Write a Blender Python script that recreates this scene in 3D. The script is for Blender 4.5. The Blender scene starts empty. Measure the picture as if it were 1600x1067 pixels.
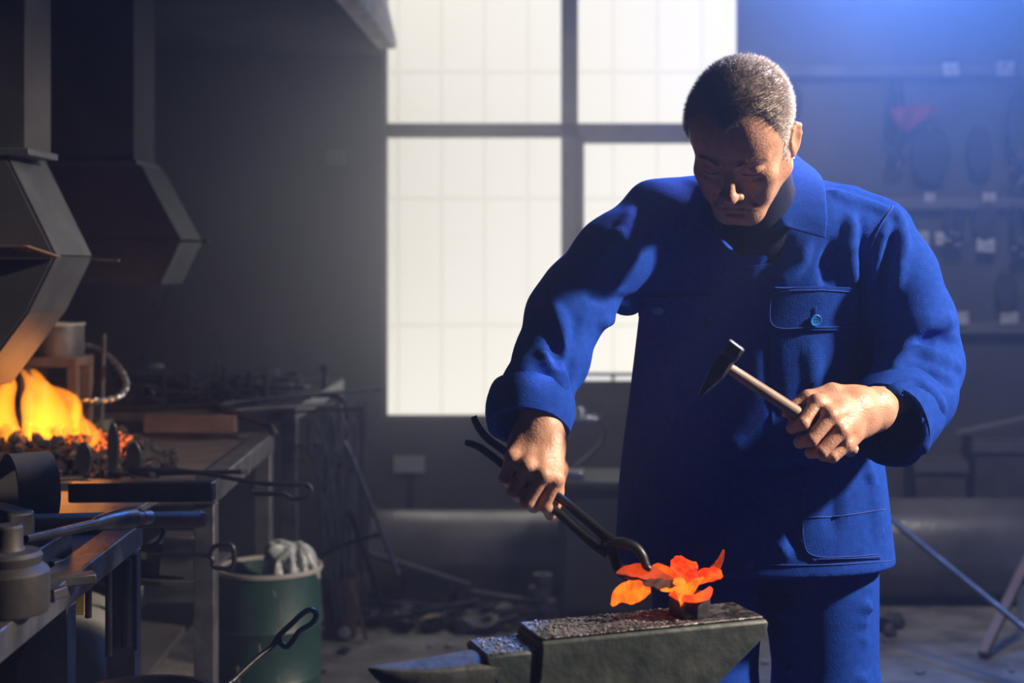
import bpy, bmesh, math, random
import numpy as np
from mathutils import Vector, Matrix
from mathutils.bvhtree import BVHTree

random.seed(7)
RNG = np.random.default_rng(7)
SC = bpy.context.scene
COL = SC.collection
F, H, VX, VY = 2222.2, 1.30, 885.0, 415.0      # focal length in photo pixels, eye height, vanishing point of the room's depth axis


def P(px, py, Y):
    """The point of the room at depth Y that the photograph shows at pixel (px, py)."""
    return Vector(((px - VX) * Y / F, Y, H - (py - VY) * Y / F))


def PZ(px, py, Z):
    """The point of the horizontal plane at height Z shown at (px, py)."""
    return P(px, py, (H - Z) * F / (py - VY))


# ---------------------------------------------------------------- materials
MATS = {}


def mat(name, base=(0.5, 0.5, 0.5), rough=0.6, metal=0.0, var=0.0, scale=12.0, bump=0.0, bscale=40.0, second=None,
        spec=0.5, emit=None, estr=0.0, sub=0.0, subr=(1, .3, .15), lo=0.35, hi=0.65, sheen=0.0, detail=6.0):
    if name in MATS:
        return MATS[name]
    m = bpy.data.materials.new(name)
    m.use_nodes = True
    nt = m.node_tree
    nt.nodes.clear()
    out = nt.nodes.new('ShaderNodeOutputMaterial')
    b = nt.nodes.new('ShaderNodeBsdfPrincipled')
    nt.links.new(b.outputs[0], out.inputs[0])
    b.inputs['Base Color'].default_value = (*base, 1)
    b.inputs['Roughness'].default_value = rough
    b.inputs['Metallic'].default_value = metal
    b.inputs['Specular IOR Level'].default_value = spec
    if sheen:
        b.inputs['Sheen Weight'].default_value = sheen
    if sub:
        b.inputs['Subsurface Weight'].default_value = sub
        b.inputs['Subsurface Radius'].default_value = subr
        b.inputs['Subsurface Scale'].default_value = 0.01
    tc = nt.nodes.new('ShaderNodeTexCoord')
    if second is not None or var:
        n = nt.nodes.new('ShaderNodeTexNoise')
        n.inputs['Scale'].default_value = scale
        n.inputs['Detail'].default_value = detail
        nt.links.new(tc.outputs['Object'], n.inputs['Vector'])
        r = nt.nodes.new('ShaderNodeValToRGB')
        r.color_ramp.elements[0].position = lo
        r.color_ramp.elements[1].position = hi
        c2 = second if second is not None else tuple(min(1, c * (1 + var)) for c in base)
        c1 = base if second is not None else tuple(c * (1 - var) for c in base)
        r.color_ramp.elements[0].color = (*c1, 1)
        r.color_ramp.elements[1].color = (*c2, 1)
        nt.links.new(n.outputs['Fac'], r.inputs[0])
        nt.links.new(r.outputs[0], b.inputs['Base Color'])
    if bump:
        n2 = nt.nodes.new('ShaderNodeTexNoise')
        n2.inputs['Scale'].default_value = bscale
        n2.inputs['Detail'].default_value = 8
        nt.links.new(tc.outputs['Object'], n2.inputs['Vector'])
        bp = nt.nodes.new('ShaderNodeBump')
        bp.inputs['Strength'].default_value = bump
        bp.inputs['Distance'].default_value = 0.01
        nt.links.new(n2.outputs['Fac'], bp.inputs['Height'])
        nt.links.new(bp.outputs[0], b.inputs['Normal'])
    if emit:
        b.inputs['Emission Color'].default_value = (*emit, 1)
        b.inputs['Emission Strength'].default_value = estr
    MATS[name] = m
    return m


# ---------------------------------------------------------------- mesh building
class MB:
    """Collects shapes into one bmesh."""

    def __init__(self):
        self.bm = bmesh.new()

    def add(self, verts, faces):
        vs = [self.bm.verts.new(v) for v in verts]
        for f in faces:
            try:
                self.bm.faces.new([vs[i] for i in f])
            except ValueError:
                pass
        return vs

    def box(self, c, s, rot=None):
        """box centred at c with full sizes s; rot = Matrix or (rx,ry,rz)"""
        c = Vector(c)
        if rot is None:
            R = Matrix.Identity(3)
        elif isinstance(rot, Matrix):
            R = rot.to_3x3()
        else:
            from mathutils import Euler
            R = Euler(rot).to_matrix()
        vs = []
        for x in (-.5, .5):
            for y in (-.5, .5):
                for z in (-.5, .5):
                    vs.append(c + R @ Vector((x * s[0], y * s[1], z * s[2])))
        self.add(vs, [(0, 1, 3, 2), (4, 6, 7, 5), (0, 4, 5, 1), (2, 3, 7, 6), (0, 2, 6, 4), (1, 5, 7, 3)])
        return self

    def span(self, x0, x1, y0, y1, z0, z1):
        return self.box(((x0 + x1) / 2, (y0 + y1) / 2, (z0 + z1) / 2), (x1 - x0, y1 - y0, z1 - z0))

    def beam(self, a, b, w, h, up=(0, 0, 1), shift=(0, 0)):
        """rectangular bar from a to b, w wide across, h along up"""
        a, b = Vector(a), Vector(b)
        d = (b - a).normalized()
        u = Vector(up)
        s = d.cross(u)
        if s.length < 1e-4:
            s = d.cross(Vector((1, 0, 0)))
        s.normalize()
        u = s.cross(d).normalized()
        vs = []
        for p in (a, b):
            for i, j in ((-1, -1), (1, -1), (1, 1), (-1, 1)):
                vs.append(p + s * (i * w / 2 + shift[0]) + u * (j * h / 2 + shift[1]))
        self.add(vs, [(3, 2, 1, 0), (4, 5, 6, 7), (0, 1, 5, 4), (1, 2, 6, 5), (2, 3, 7, 6), (3, 0, 4, 7)])
        return self

    def tube(self, pts, r, n=10, cap=True, flat=1.0, up=None):
        """tube through pts; r a number or one per point; flat squashes the section along the second axis"""
        pts = [Vector(p) for p in pts]
        m = len(pts)
        rs = [r] * m if not hasattr(r, '__len__') else list(r)
        rings = []
        prev = None
        for i, p in enumerate(pts):
            t = (pts[min(i + 1, m - 1)] - pts[max(i - 1, 0)])
            if t.length < 1e-9:
                t = Vector((0, 0, 1))
            t.normalize()
            if prev is None:
                ref = Vector(up) if up is not None else (Vector((0, 0, 1)) if abs(t.z) < .9 else Vector((1, 0, 0)))
                s = t.cross(ref).normalized()
            else:
                s = (prev - t * prev.dot(t))
                if s.length < 1e-6:
                    s = t.orthogonal()
                s.normalize()
            prev = s
            u = s.cross(t).normalized()
            rings.append([self.bm.verts.new(p + s * (math.cos(a) * rs[i]) + u * (math.sin(a) * rs[i] * flat))
                          for a in [2 * math.pi * k / n for k in range(n)]])
        for i in range(m - 1):
            A, B = rings[i], rings[i + 1]
            for k in range(n):
                self.bm.faces.new((A[k], A[(k + 1) % n], B[(k + 1) % n], B[k]))
        if cap:
            self.bm.faces.new(rings[0][::-1])
            self.bm.faces.new(rings[-1])
        return self

    def lathe(self, c, prof, n=32, axis=(0, 0, 1), closed=False):
        """prof: list of (radius, height along axis)"""
        c = Vector(c)
        ax = Vector(axis).normalized()
        s = ax.orthogonal().normalized() if abs(ax.z) < .99 else Vector((1, 0, 0))
        u = ax.cross(s)
        rings = []
        for r, h in prof:
            if r < 1e-6:
                rings.append([self.bm.verts.new(c + ax * h)])
            else:
                rings.append([self.bm.verts.new(c + ax * h + s * (math.cos(2 * math.pi * k / n) * r) + u * (math.sin(2 * math.pi * k / n) * r)) for k in range(n)])
        pairs = list(zip(rings[:-1], rings[1:]))
        if closed:
            pairs.append((rings[-1], rings[0]))
        for A, B in pairs:
            for k in range(n):
                k2 = (k + 1) % n
                if len(A) == 1 and len(B) == 1:
                    continue
                if len(A) == 1:
                    self.bm.faces.new((A[0], B[k2], B[k]))
                elif len(B) == 1:
                    self.bm.faces.new((A[k], A[k2], B[0]))
                else:
                    self.bm.faces.new((A[k], A[k2], B[k2], B[k]))
        return self

    def prism(self, poly, off):
        """closed prism: 3-D polygon swept by vector off"""
        poly = [Vector(p) for p in poly]
        off = Vector(off)
        n = len(poly)
        vs = [self.bm.verts.new(p) for p in poly] + [self.bm.verts.new(p + off) for p in poly]
        self.bm.faces.new(vs[:n][::-1])
        self.bm.faces.new(vs[n:])
        for k in range(n):
            k2 = (k + 1) % n
            self.bm.faces.new((vs[k], vs[k2], vs[n + k2], vs[n + k]))
        return self

    def loft(self, rings, cap=True, closed=True):
        R = [[self.bm.verts.new(p) for p in ring] for ring in rings]
        n = len(R[0])
        for A, B in zip(R[:-1], R[1:]):
            for k in range(n if closed else n - 1):
                k2 = (k + 1) % n
                self.bm.faces.new((A[k], A[k2], B[k2], B[k]))
        if cap and closed:
            self.bm.faces.new(R[0][::-1])
            self.bm.faces.new(R[-1])
        return self

    def rock(self, c, r, seed=0, squash=(1, 1, 1), sub=1, jag=.35):
        rr = random.Random(seed)
        geo = bmesh.ops.create_icosphere(self.bm, subdivisions=sub, radius=1)
        e = Matrix.Rotation(rr.random() * 6, 3, 'Z') @ Matrix.Rotation(rr.random() * 6, 3, 'X')
        for v in geo['verts']:
            k = 1 + (rr.random() - .5) * 2 * jag
            w = e @ (v.co * k)
            v.co = Vector(c) + Vector((w.x * r * squash[0], w.y * r * squash[1], w.z * r * squash[2]))
        return self

    def build(self, name, material, parent=None, bevel=0.0, smooth=True, seg=2, angle=35):
        bm = self.bm
        bmesh.ops.recalc_face_normals(bm, faces=bm.faces[:])
        me = bpy.data.meshes.new(name)
        bm.to_mesh(me)
        bm.free()
        o = bpy.data.objects.new(name, me)
        COL.objects.link(o)
        me.materials.append(material)
        if parent is not None:
            o.parent = parent
        if bevel:
            md = o.modifiers.new('bevel', 'BEVEL')
            md.width = bevel
            md.segments = seg
            md.limit_method = 'ANGLE'
            md.angle_limit = math.radians(40)
        if smooth:
            sm(o, angle)
        return o


def sm(o, angle=35):
    me = o.data
    me.shade_smooth()
    if angle is not None and angle < 180:
        me.set_sharp_from_angle(angle=math.radians(angle))


def tag(o, label=None, cat=None, group=None, kind=None):
    if label:
        o['label'] = label
    if cat:
        o['category'] = cat
    if group:
        o['group'] = group
    if kind:
        o['kind'] = kind
    return o


def thing(name, label, cat, group=None):
    o = bpy.data.objects.new(name, None)
    COL.objects.link(o)
    o.empty_display_size = .05
    return tag(o, label, cat, group)


def struct(o):
    o['kind'] = 'structure'
    return o


def seat_empties():
    """Move each Empty to the base of its thing, leaving the parts where they are."""
    bpy.context.view_layer.update()
    for e in [o for o in SC.objects if o.type == 'EMPTY' and o.parent is None]:
        pts = []
        for c in e.children_recursive:
            if c.type == 'MESH':
                pts += [c.matrix_world @ Vector(b) for b in c.bound_box]
        if not pts:
            continue
        base = Vector((sum(p.x for p in pts) / len(pts), sum(p.y for p in pts) / len(pts), min(p.z for p in pts)))
        d = base - e.location
        e.location = base
        for c in e.children:
            c.location = c.location - d if e.rotation_euler.to_quaternion().angle < 1e-6 else c.location


def smoothpath(pts, n=6):
    """Catmull-Rom through pts"""
    pts = [Vector(p) for p in pts]
    out = []
    for i in range(len(pts) - 1):
        p0, p1, p2, p3 = pts[max(i - 1, 0)], pts[i], pts[i + 1], pts[min(i + 2, len(pts) - 1)]
        for k in range(n):
            t = k / n
            out.append(0.5 * ((2 * p1) + (p2 - p0) * t + (2 * p0 - 5 * p1 + 4 * p2 - p3) * t * t + (3 * p1 - p0 - 3 * p2 + p3) * t ** 3))
    out.append(pts[-1])
    return out


# ---------------------------------------------------------------- implicit modelling
class Grid:
    def __init__(self, lo, hi, h):
        self.h = h
        self.lo = np.array(lo, dtype=np.float32)
        n = [int(math.ceil((hi[i] - lo[i]) / h)) + 1 for i in range(3)]
        self.x = (lo[0] + h * np.arange(n[0], dtype=np.float32))[:, None, None]
        self.y = (lo[1] + h * np.arange(n[1], dtype=np.float32))[None, :, None]
        self.z = (lo[2] + h * np.arange(n[2], dtype=np.float32))[None, None, :]
        self.d = np.full(n, 10.0, dtype=np.float32)
        self.n = n
        self.M = None            # local frame (origin, axes as rows)
        self.k = 0.01

    def frame(self, o, ax):
        """evaluate primitives in a local frame: ax = three unit vectors"""
        self.M = (Vector(o), [Vector(a).normalized() for a in ax])

    def W(self, p):
        if self.M is None:
            return Vector(p)
        o, ax = self.M
        return o + ax[0] * p[0] + ax[1] * p[1] + ax[2] * p[2]

    def _sub(self, lo, hi):
        s = []
        for i in range(3):
            a = int(max(0, math.floor((lo[i] - self.lo[i]) / self.h)))
            b = int(min(self.n[i], math.ceil((hi[i] - self.lo[i]) / self.h) + 1))
            if b <= a:
                return None
            s.append(slice(a, b))
        return tuple(s)

    def _put(self, s, e, op, k):
        d = self.d[s]
        if op == 'u':
            if k > 0:
                hh = np.maximum(k - np.abs(d - e), 0) / k
                self.d[s] = np.minimum(d, e) - hh * hh * k * .25
            else:
                self.d[s] = np.minimum(d, e)
        elif op == 's':
            e = -e
            if k > 0:
                hh = np.maximum(k - np.abs(d - e), 0) / k
                self.d[s] = np.maximum(d, e) + hh * hh * k * .25
            else:
                self.d[s] = np.maximum(d, e)

    def _ax(self, s):
        return self.x[s[0]], self.y[:, s[1]], self.z[:, :, s[2]]

    def cone(self, a, b, ra, rb=None, k=None, op='u', pad=None):
        rb = ra if rb is None else rb
        k = self.k if k is None else k
        a, b = self.W(a), self.W(b)
        R = max(ra, rb) + k + 2 * self.h + (0.03 if pad is None else pad)
        s = self._sub([min(a[i], b[i]) - R for i in range(3)], [max(a[i], b[i]) + R for i in range(3)])
        if s is None:
            return
        x, y, z = self._ax(s)
        ba = b - a
        L2 = max(ba.length_squared, 1e-12)
        t = ((x - a.x) * ba.x + (y - a.y) * ba.y + (z - a.z) * ba.z) / L2
        t = np.clip(t, 0, 1)
        e = np.sqrt((x - a.x - t * ba.x) ** 2 + (y - a.y - t * ba.y) ** 2 + (z - a.z - t * ba.z) ** 2) - (ra + (rb - ra) * t)
        self._put(s, e, op, k)

    def ball(self, c, r, k=None, op='u'):
        self.cone(c, Vector(c) + Vector((0, 0, 1e-5)), r, r, k, op)

    def ell(self, c, r, k=None, op='u', ax=None, pad=0.03):
        """ellipsoid, axes along the frame (or ax, in world)"""
        k = self.k if k is None else k
        c = self.W(c)
        if ax is None:
            ax = self.M[1] if self.M is not None else [Vector((1, 0, 0)), Vector((0, 1, 0)), Vector((0, 0, 1))]
        R = max(r) + k + 2 * self.h + pad
        s = self._sub([c[i] - R for i in range(3)], [c[i] + R for i in range(3)])
        if s is None:
            return
        x, y, z = self._ax(s)
        x, y, z = x - c.x, y - c.y, z - c.z
        q = [x * a.x + y * a.y + z * a.z for a in ax]
        k0 = np.sqrt((q[0] / r[0]) ** 2 + (q[1] / r[1]) ** 2 + (q[2] / r[2]) ** 2)
        k1 = np.sqrt((q[0] / r[0] ** 2) ** 2 + (q[1] / r[1] ** 2) ** 2 + (q[2] / r[2] ** 2) ** 2)
        e = k0 * (k0 - 1) / np.maximum(k1, 1e-6)
        self._put(s, e, op, k)

    def chain(self, pts, rs, k=None, op='u'):
        for i in range(len(pts) - 1):
            self.cone(pts[i], pts[i + 1], rs[i], rs[i + 1], k, op)

    def stack(self, keys, k=None, op='u', p=2.1, grow=0.0, zlo=None, zhi=None, yaw=-.09):
        """body whose horizontal sections are superellipses: keys (z, cx, cy, rx, ry)"""
        k = self.k if k is None else k
        K = sorted(keys)
        zz = [q[0] for q in K]
        z0, z1 = (zz[0] if zlo is None else zlo), (zz[-1] if zhi is None else zhi)
        z = self.z[0, 0, :]
        # smooth (cosine) interpolation
        def itp(j):
            idx = np.clip(np.searchsorted(zz, z) - 1, 0, len(zz) - 2)
            a = np.array(zz)[idx]
            b = np.array(zz)[idx + 1]
            t = np.clip((z - a) / (b - a), 0, 1)
            v = np.array([q[j] for q in K])
            m = np.gradient(v, np.array(zz))
            t2, t3 = t * t, t * t * t
            return ((2 * t3 - 3 * t2 + 1) * v[idx] + (t3 - 2 * t2 + t) * (b - a) * m[idx] + (-2 * t3 + 3 * t2) * v[idx + 1] + (t3 - t2) * (b - a) * m[idx + 1]).astype(np.float32)[None, None, :]
        cx, cy, rx, ry = itp(1), itp(2), itp(3) + grow, itp(4) + grow
        cw, sw = math.cos(yaw), math.sin(yaw)
        X0, Y0 = self.x - cx, self.y - cy
        u, v = np.abs((X0 * cw + Y0 * sw) / rx), np.abs((Y0 * cw - X0 * sw) / ry)
        q = (u ** p + v ** p) ** (1 / p)
        rad = np.sqrt((self.x - cx) ** 2 + (self.y - cy) ** 2)
        e = rad * (1 - 1 / np.maximum(q, 1e-3))
        e = np.where(q < .05, -np.minimum(rx, ry), e)
        e = np.maximum(e, np.abs(self.z - (z0 + z1) / 2) - (z1 - z0) / 2)
        self._put((slice(None),) * 3, e.astype(np.float32), op, k)

    def mesh(self, smooth=1):
        d = self.d
        ins = d < 0
        nx, ny, nz = d.shape
        c = np.zeros((nx - 1, ny - 1, nz - 1), dtype=np.uint8)
        for i in (0, 1):
            for j in (0, 1):
                for l in (0, 1):
                    c += ins[i:nx - 1 + i, j:ny - 1 + j, l:nz - 1 + l]
        act = (c > 0) & (c < 8)
        ids = np.argwhere(act)
        idx = np.full(act.shape, -1, dtype=np.int64)
        idx[act] = np.arange(len(ids))
        corner = [(i, j, l) for i in (0, 1) for j in (0, 1) for l in (0, 1)]
        val = np.stack([d[ids[:, 0] + i, ids[:, 1] + j, ids[:, 2] + l] for i, j, l in corner], 1)
        acc = np.zeros((len(ids), 3))
        cnt = np.zeros(len(ids))
        for a in range(8):
            for b in range(a + 1, 8):
                ca, cb = corner[a], corner[b]
                if sum(abs(ca[q] - cb[q]) for q in range(3)) != 1:
                    continue
                va, vb = val[:, a], val[:, b]
                cr = (va < 0) != (vb < 0)
                t = np.where(cr, va / np.where(cr, va - vb, 1), 0)
                for q in range(3):
                    acc[:, q] += np.where(cr, ca[q] + t * (cb[q] - ca[q]), 0)
                cnt += cr
        v = (ids + acc / cnt[:, None]) * self.h + self.lo[None, :]
        faces = []
        for ax in range(3):
            o = [q for q in range(3) if q != ax]
            sl0 = [slice(None)] * 3
            sl1 = [slice(None)] * 3
            sl0[ax] = slice(0, -1)
            sl1[ax] = slice(1, None)
            A, B = ins[tuple(sl0)], ins[tuple(sl1)]
            e = np.argwhere(A != B)
            ok = np.ones(len(e), bool)
            for q in o:
                ok &= (e[:, q] > 0) & (e[:, q] < d.shape[q] - 1)
            e = e[ok]
            flip = A[e[:, 0], e[:, 1], e[:, 2]]
            quad = []
            for da, db in ((-1, -1), (0, -1), (0, 0), (-1, 0)):
                w = e.copy()
                w[:, o[0]] += da
                w[:, o[1]] += db
                quad.append(idx[w[:, 0], w[:, 1], w[:, 2]])
            quad = np.stack(quad, 1)
            if ax == 1:
                flip = ~flip
            quad = np.where(flip[:, None], quad, quad[:, ::-1])
            faces.append(quad)
        f = np.concatenate(faces)
        f = f[(f >= 0).all(1)]
        for _ in range(smooth):
            v = relax(v, f)
        return v, f


def relax(v, f, w=.5):
    s = np.zeros_like(v)
    n = np.zeros(len(v))
    for a, b in ((0, 1), (1, 2), (2, 3), (3, 0)):
        np.add.at(s, f[:, a], v[f[:, b]])
        np.add.at(s, f[:, b], v[f[:, a]])
        np.add.at(n, f[:, a], 1)
        np.add.at(n, f[:, b], 1)
    return v * (1 - w) + w * s / np.maximum(n, 1)[:, None]


def np_mesh(name, v, f, material, parent=None, smooth=True):
    me = bpy.data.meshes.new(name)
    me.vertices.add(len(v))
    me.vertices.foreach_set('co', np.asarray(v, dtype=np.float32).ravel())
    k = f.shape[1]
    me.loops.add(f.size)
    me.loops.foreach_set('vertex_index', f.astype(np.int32).ravel())
    me.polygons.add(len(f))
    me.polygons.foreach_set('loop_start', np.arange(0, f.size, k, dtype=np.int32))
    me.polygons.foreach_set('loop_total', np.full(len(f), k, dtype=np.int32))
    me.update(calc_edges=True)
    me.validate()
    o = bpy.data.objects.new(name, me)
    COL.objects.link(o)
    if material is not None:
        me.materials.append(material)
    if smooth:
        me.shade_smooth()
    if parent is not None:
        o.parent = parent
    return o


def surf_on(g, px, py):
    """depth at which the sight line through (px, py) first meets the body being modelled in grid g"""
    Ys = np.arange(g.lo[1], g.lo[1] + g.h * (g.n[1] - 1), g.h * .5)
    X = (px - VX) * Ys / F
    Z = H - (py - VY) * Ys / F
    i = np.rint((X - g.lo[0]) / g.h).astype(int)
    j = np.rint((Ys - g.lo[1]) / g.h).astype(int)
    l = np.rint((Z - g.lo[2]) / g.h).astype(int)
    ok = (i >= 0) & (i < g.n[0]) & (l >= 0) & (l < g.n[2]) & (j < g.n[1])
    d = np.full(len(Ys), 9.0)
    d[ok] = g.d[i[ok], j[ok], l[ok]]
    w_ = np.argwhere(d < 0)
    return None if len(w_) == 0 else float(Ys[w_[0, 0]])
# ================================================================= the room
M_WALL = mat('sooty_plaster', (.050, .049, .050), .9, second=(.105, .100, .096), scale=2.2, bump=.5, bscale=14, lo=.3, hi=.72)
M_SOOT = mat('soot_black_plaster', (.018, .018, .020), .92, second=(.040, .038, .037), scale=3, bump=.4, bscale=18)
M_FLOOR = mat('trodden_earth_floor', (.09, .085, .078), .95, second=(.26, .245, .225), scale=7, bump=1.0, bscale=30, lo=.3, hi=.7, detail=10)
M_FRAME = mat('window_frame_paint', (.10, .085, .078), .6, second=(.15, .13, .115), scale=9)
M_CONC = mat('window_lit_whitewash', (.55, .55, .53), .95, second=(.93, .92, .89), scale=22, bump=.8, bscale=60)  # speckled whitewash, its colour raised to stand for strong window light

WXL, WXR, WZB, WZT, YW = -.775, .737, .652, 2.95, 6.0
XL, XR, YB, ZC, TH = -2.35, 3.1, -1.6, 3.4, .22

wb = MB()
wb.span(XL - TH, WXL, YW, YW + TH, 0, ZC)
wb.span(WXR, XR + TH, YW, YW + TH, 0, ZC)
wb.span(WXL, WXR, YW, YW + TH, 0, WZB)
wb.span(WXL, WXR, YW, YW + TH, WZT, ZC)
struct(wb.build('wall_back', M_WALL, smooth=False))
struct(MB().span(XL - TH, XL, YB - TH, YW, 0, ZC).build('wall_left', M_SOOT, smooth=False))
struct(MB().span(XR, XR + TH, YB - TH, YW, 0, ZC).build('wall_right', M_WALL, smooth=False))
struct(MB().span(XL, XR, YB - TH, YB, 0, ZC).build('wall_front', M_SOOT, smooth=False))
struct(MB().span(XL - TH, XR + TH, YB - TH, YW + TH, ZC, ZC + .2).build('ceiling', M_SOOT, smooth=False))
struct(MB().span(XL - TH, XR + TH, YB - TH, YW + TH, -.2, 0).build('floor', M_FLOOR, smooth=False))

# ---- window: frame, panes, bars outside
YG = YW + .07
wf = MB()
MX = .0135
wf.span(WXL, WXR, YG - .03, YG + .05, 1.845, 1.905)                       # transom
wf.span(MX - .036, MX + .036, YG - .03, YG + .05, WZB, WZT)               # mullion
wf.span(WXL, WXL + .012, YG - .03, YG + .05, WZB, WZT)
wf.span(WXR - .012, WXR, YG - .03, YG + .05, WZB, WZT)
wf.span(WXL, WXR, YG - .03, YG + .05, WZT - .03, WZT)
wf.span(WXL, MX, YG - .03, YG + .05, WZB, WZB + .012)
wf.span(MX, WXR, YG - .02, YG + .05, WZB, WZB + .155)                     # deep bottom rail of the opening light
win = struct(wf.build('window_1', M_FRAME, bevel=.003))
cf = MB()
cf.span(MX + .036, MX + .062, YG - .045, YG + .03, WZB + .155, 1.845)
cf.span(WXR - .04, WXR - .012, YG - .045, YG + .03, WZB + .155, 1.845)
cf.span(MX + .036, WXR - .012, YG - .045, YG + .03, 1.82, 1.845)
cf.span(MX + .036, WXR - .012, YG - .045, YG + .03, WZB + .180, WZB + .192)
cf.build('casement_frame', M_FRAME, win, bevel=.003)


def pane_material():
    m = bpy.data.materials.new('milky_daylit_glass')
    m.use_nodes = True
    nt = m.node_tree
    nt.nodes.clear()
    out = nt.nodes.new('ShaderNodeOutputMaterial')
    mix = nt.nodes.new('ShaderNodeMixShader')
    tr = nt.nodes.new('ShaderNodeBsdfTransparent')
    em = nt.nodes.new('ShaderNodeEmission')
    tc = nt.nodes.new('ShaderNodeTexCoord')
    n = nt.nodes.new('ShaderNodeTexNoise')
    n.inputs['Scale'].default_value = 3.0
    n.inputs['Detail'].default_value = 4
    nt.links.new(tc.outputs['Object'], n.inputs['Vector'])
    r = nt.nodes.new('ShaderNodeValToRGB')
    r.color_ramp.elements[0].color = (1, .93, .80, 1)
    r.color_ramp.elements[1].color = (1, .96, .87, 1)
    nt.links.new(n.outputs['Fac'], r.inputs[0])
    nt.links.new(r.outputs[0], em.inputs['Color'])
    em.inputs['Strength'].default_value = PANE_E
    mix.inputs[0].default_value = .62
    nt.links.new(tr.outputs[0], mix.inputs[1])
    nt.links.new(em.outputs[0], mix.inputs[2])
    nt.links.new(mix.outputs[0], out.inputs[0])
    return m


PANE_E = 1.10
M_PANE = pane_material()
MATS['pane'] = M_PANE
for x0, x1, z0, z1 in ((WXL + .012, MX - .036, WZB + .012, 1.845), (WXL + .012, MX - .036, 1.905, WZT - .03),
                       (MX + .062, WXR - .04, WZB + .192, 1.82), (MX + .036, WXR - .012, 1.905, WZT - .03)):
    MB().span(x0, x1, YG, YG + .006, z0, z1).build('pane', M_PANE, win, smooth=False)
g = MB()
M_BAR = mat('outside_bars', (.35, .36, .34), .7)
YO = YG + .11
for px in (622, 690, 757, 825, 958, 1027, 1097):
    x = (px - VX) * YO / F
    g.span(x - .008, x + .008, YO, YO + .008, WZB, WZT)
for py in (112, 310, 508):
    z = H - (py - VY) * YO / F
    g.span(WXL, WXR, YO + .008, YO + .018, z - .009, z + .009)
g.build('window_bars', M_BAR, win, smooth=False)

# ---- daylight outside
w = bpy.data.worlds.new('daylight')
SC.world = w
w.use_nodes = True
bgn = w.node_tree.nodes['Background']
bgn.inputs[0].default_value = (1, .985, .95, 1)
bgn.inputs[1].default_value = 1.0

# ---- haze filling the room
hz = MB().span(XL - .1, XR + .1, YB - .1, YW + .05, -.1, ZC + .1).build('smoke_haze', None, smooth=False)
hm = bpy.data.materials.new('forge_smoke')
hm.use_nodes = True
hnt = hm.node_tree
hnt.nodes.clear()
ho = hnt.nodes.new('ShaderNodeOutputMaterial')
hs = hnt.nodes.new('ShaderNodeVolumeScatter')
hs.inputs['Color'].default_value = (.93, .95, 1.0, 1)
hs.inputs['Anisotropy'].default_value = .5
hnt.links.new(hs.outputs[0], ho.inputs['Volume'])
geo = hnt.nodes.new('ShaderNodeNewGeometry')


def hnode(kind, op, *ins):
    n_ = hnt.nodes.new(kind)
    n_.operation = op
    for i_, v_ in enumerate(ins):
        if hasattr(v_, 'is_output'):
            hnt.links.new(v_, n_.inputs[i_])
        else:
            n_.inputs[i_].default_value = v_
    return n_.outputs['Value'] if op == 'LENGTH' else n_.outputs[0]


def plume(centre, size, amount):
    """a soft rounded cloud of denser smoke hanging in the room"""
    v_ = hnode('ShaderNodeVectorMath', 'SUBTRACT', geo.outputs['Position'], centre)
    d_ = hnode('ShaderNodeVectorMath', 'LENGTH', hnode('ShaderNodeVectorMath', 'DIVIDE', v_, size))
    mr = hnt.nodes.new('ShaderNodeMapRange')
    mr.interpolation_type = 'SMOOTHSTEP'
    for k_, val in (('From Min', 1.0), ('From Max', .05), ('To Min', 0.0), ('To Max', amount)):
        mr.inputs[k_].default_value = val
    hnt.links.new(d_, mr.inputs['Value'])
    return mr.outputs[0]


dens = hnode('ShaderNodeMath', 'ADD', plume((1.25, 4.7, 2.4), (1.9, 1.8, 1.9), .11), plume((-.75, 5.35, 1.6), (1.5, 1.5, 1.4), .36))  # second plume is added to carry the window's glow over the wall
hnt.links.new(hnode('ShaderNodeMath', 'ADD', dens, .012), hs.inputs['Density'])
hz.data.materials.clear()
hz.data.materials.append(hm)
tag(hz, 'thin bluish forge smoke hanging through the whole workshop', 'smoke', kind='stuff')


# ---- extraction canopy on the back wall, its whitewashed lip brightened for window light
M_CAN = mat('canopy_grey', (.055, .055, .058), .9, second=(.085, .082, .08), scale=5)
can = thing('smoke_canopy', 'broad grey smoke canopy with whitewashed lip above the left of the window', 'canopy')
cz, cx1, cy0, cy1 = 2.172, -.682, 4.50, 5.72
c0 = MB()
c0.prism([(-2.34, cy0, cz + .012), (cx1 - .075, cy0, cz + .012), (cx1 - .12, cy0, cz + .10), (-1.2, cy0, 3.36), (-2.34, cy0, 3.36)], (0, YW - .01 - cy0, 0))
c0.build('hood', M_CAN, can, bevel=.004)
c1 = MB()
c1.prism([(cx1 - .078, cy0, cz), (cx1, cy0, cz), (cx1 - .004, cy0, cz + .045), (cx1 - .05, cy0, cz + .24), (cx1 - .12, cy0, cz + .24)], (0, cy1 - cy0, 0))
c1.build('lip', M_CONC, can, bevel=.006)['label'] = 'crumbling whitewashed lip brightened for window light'
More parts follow.
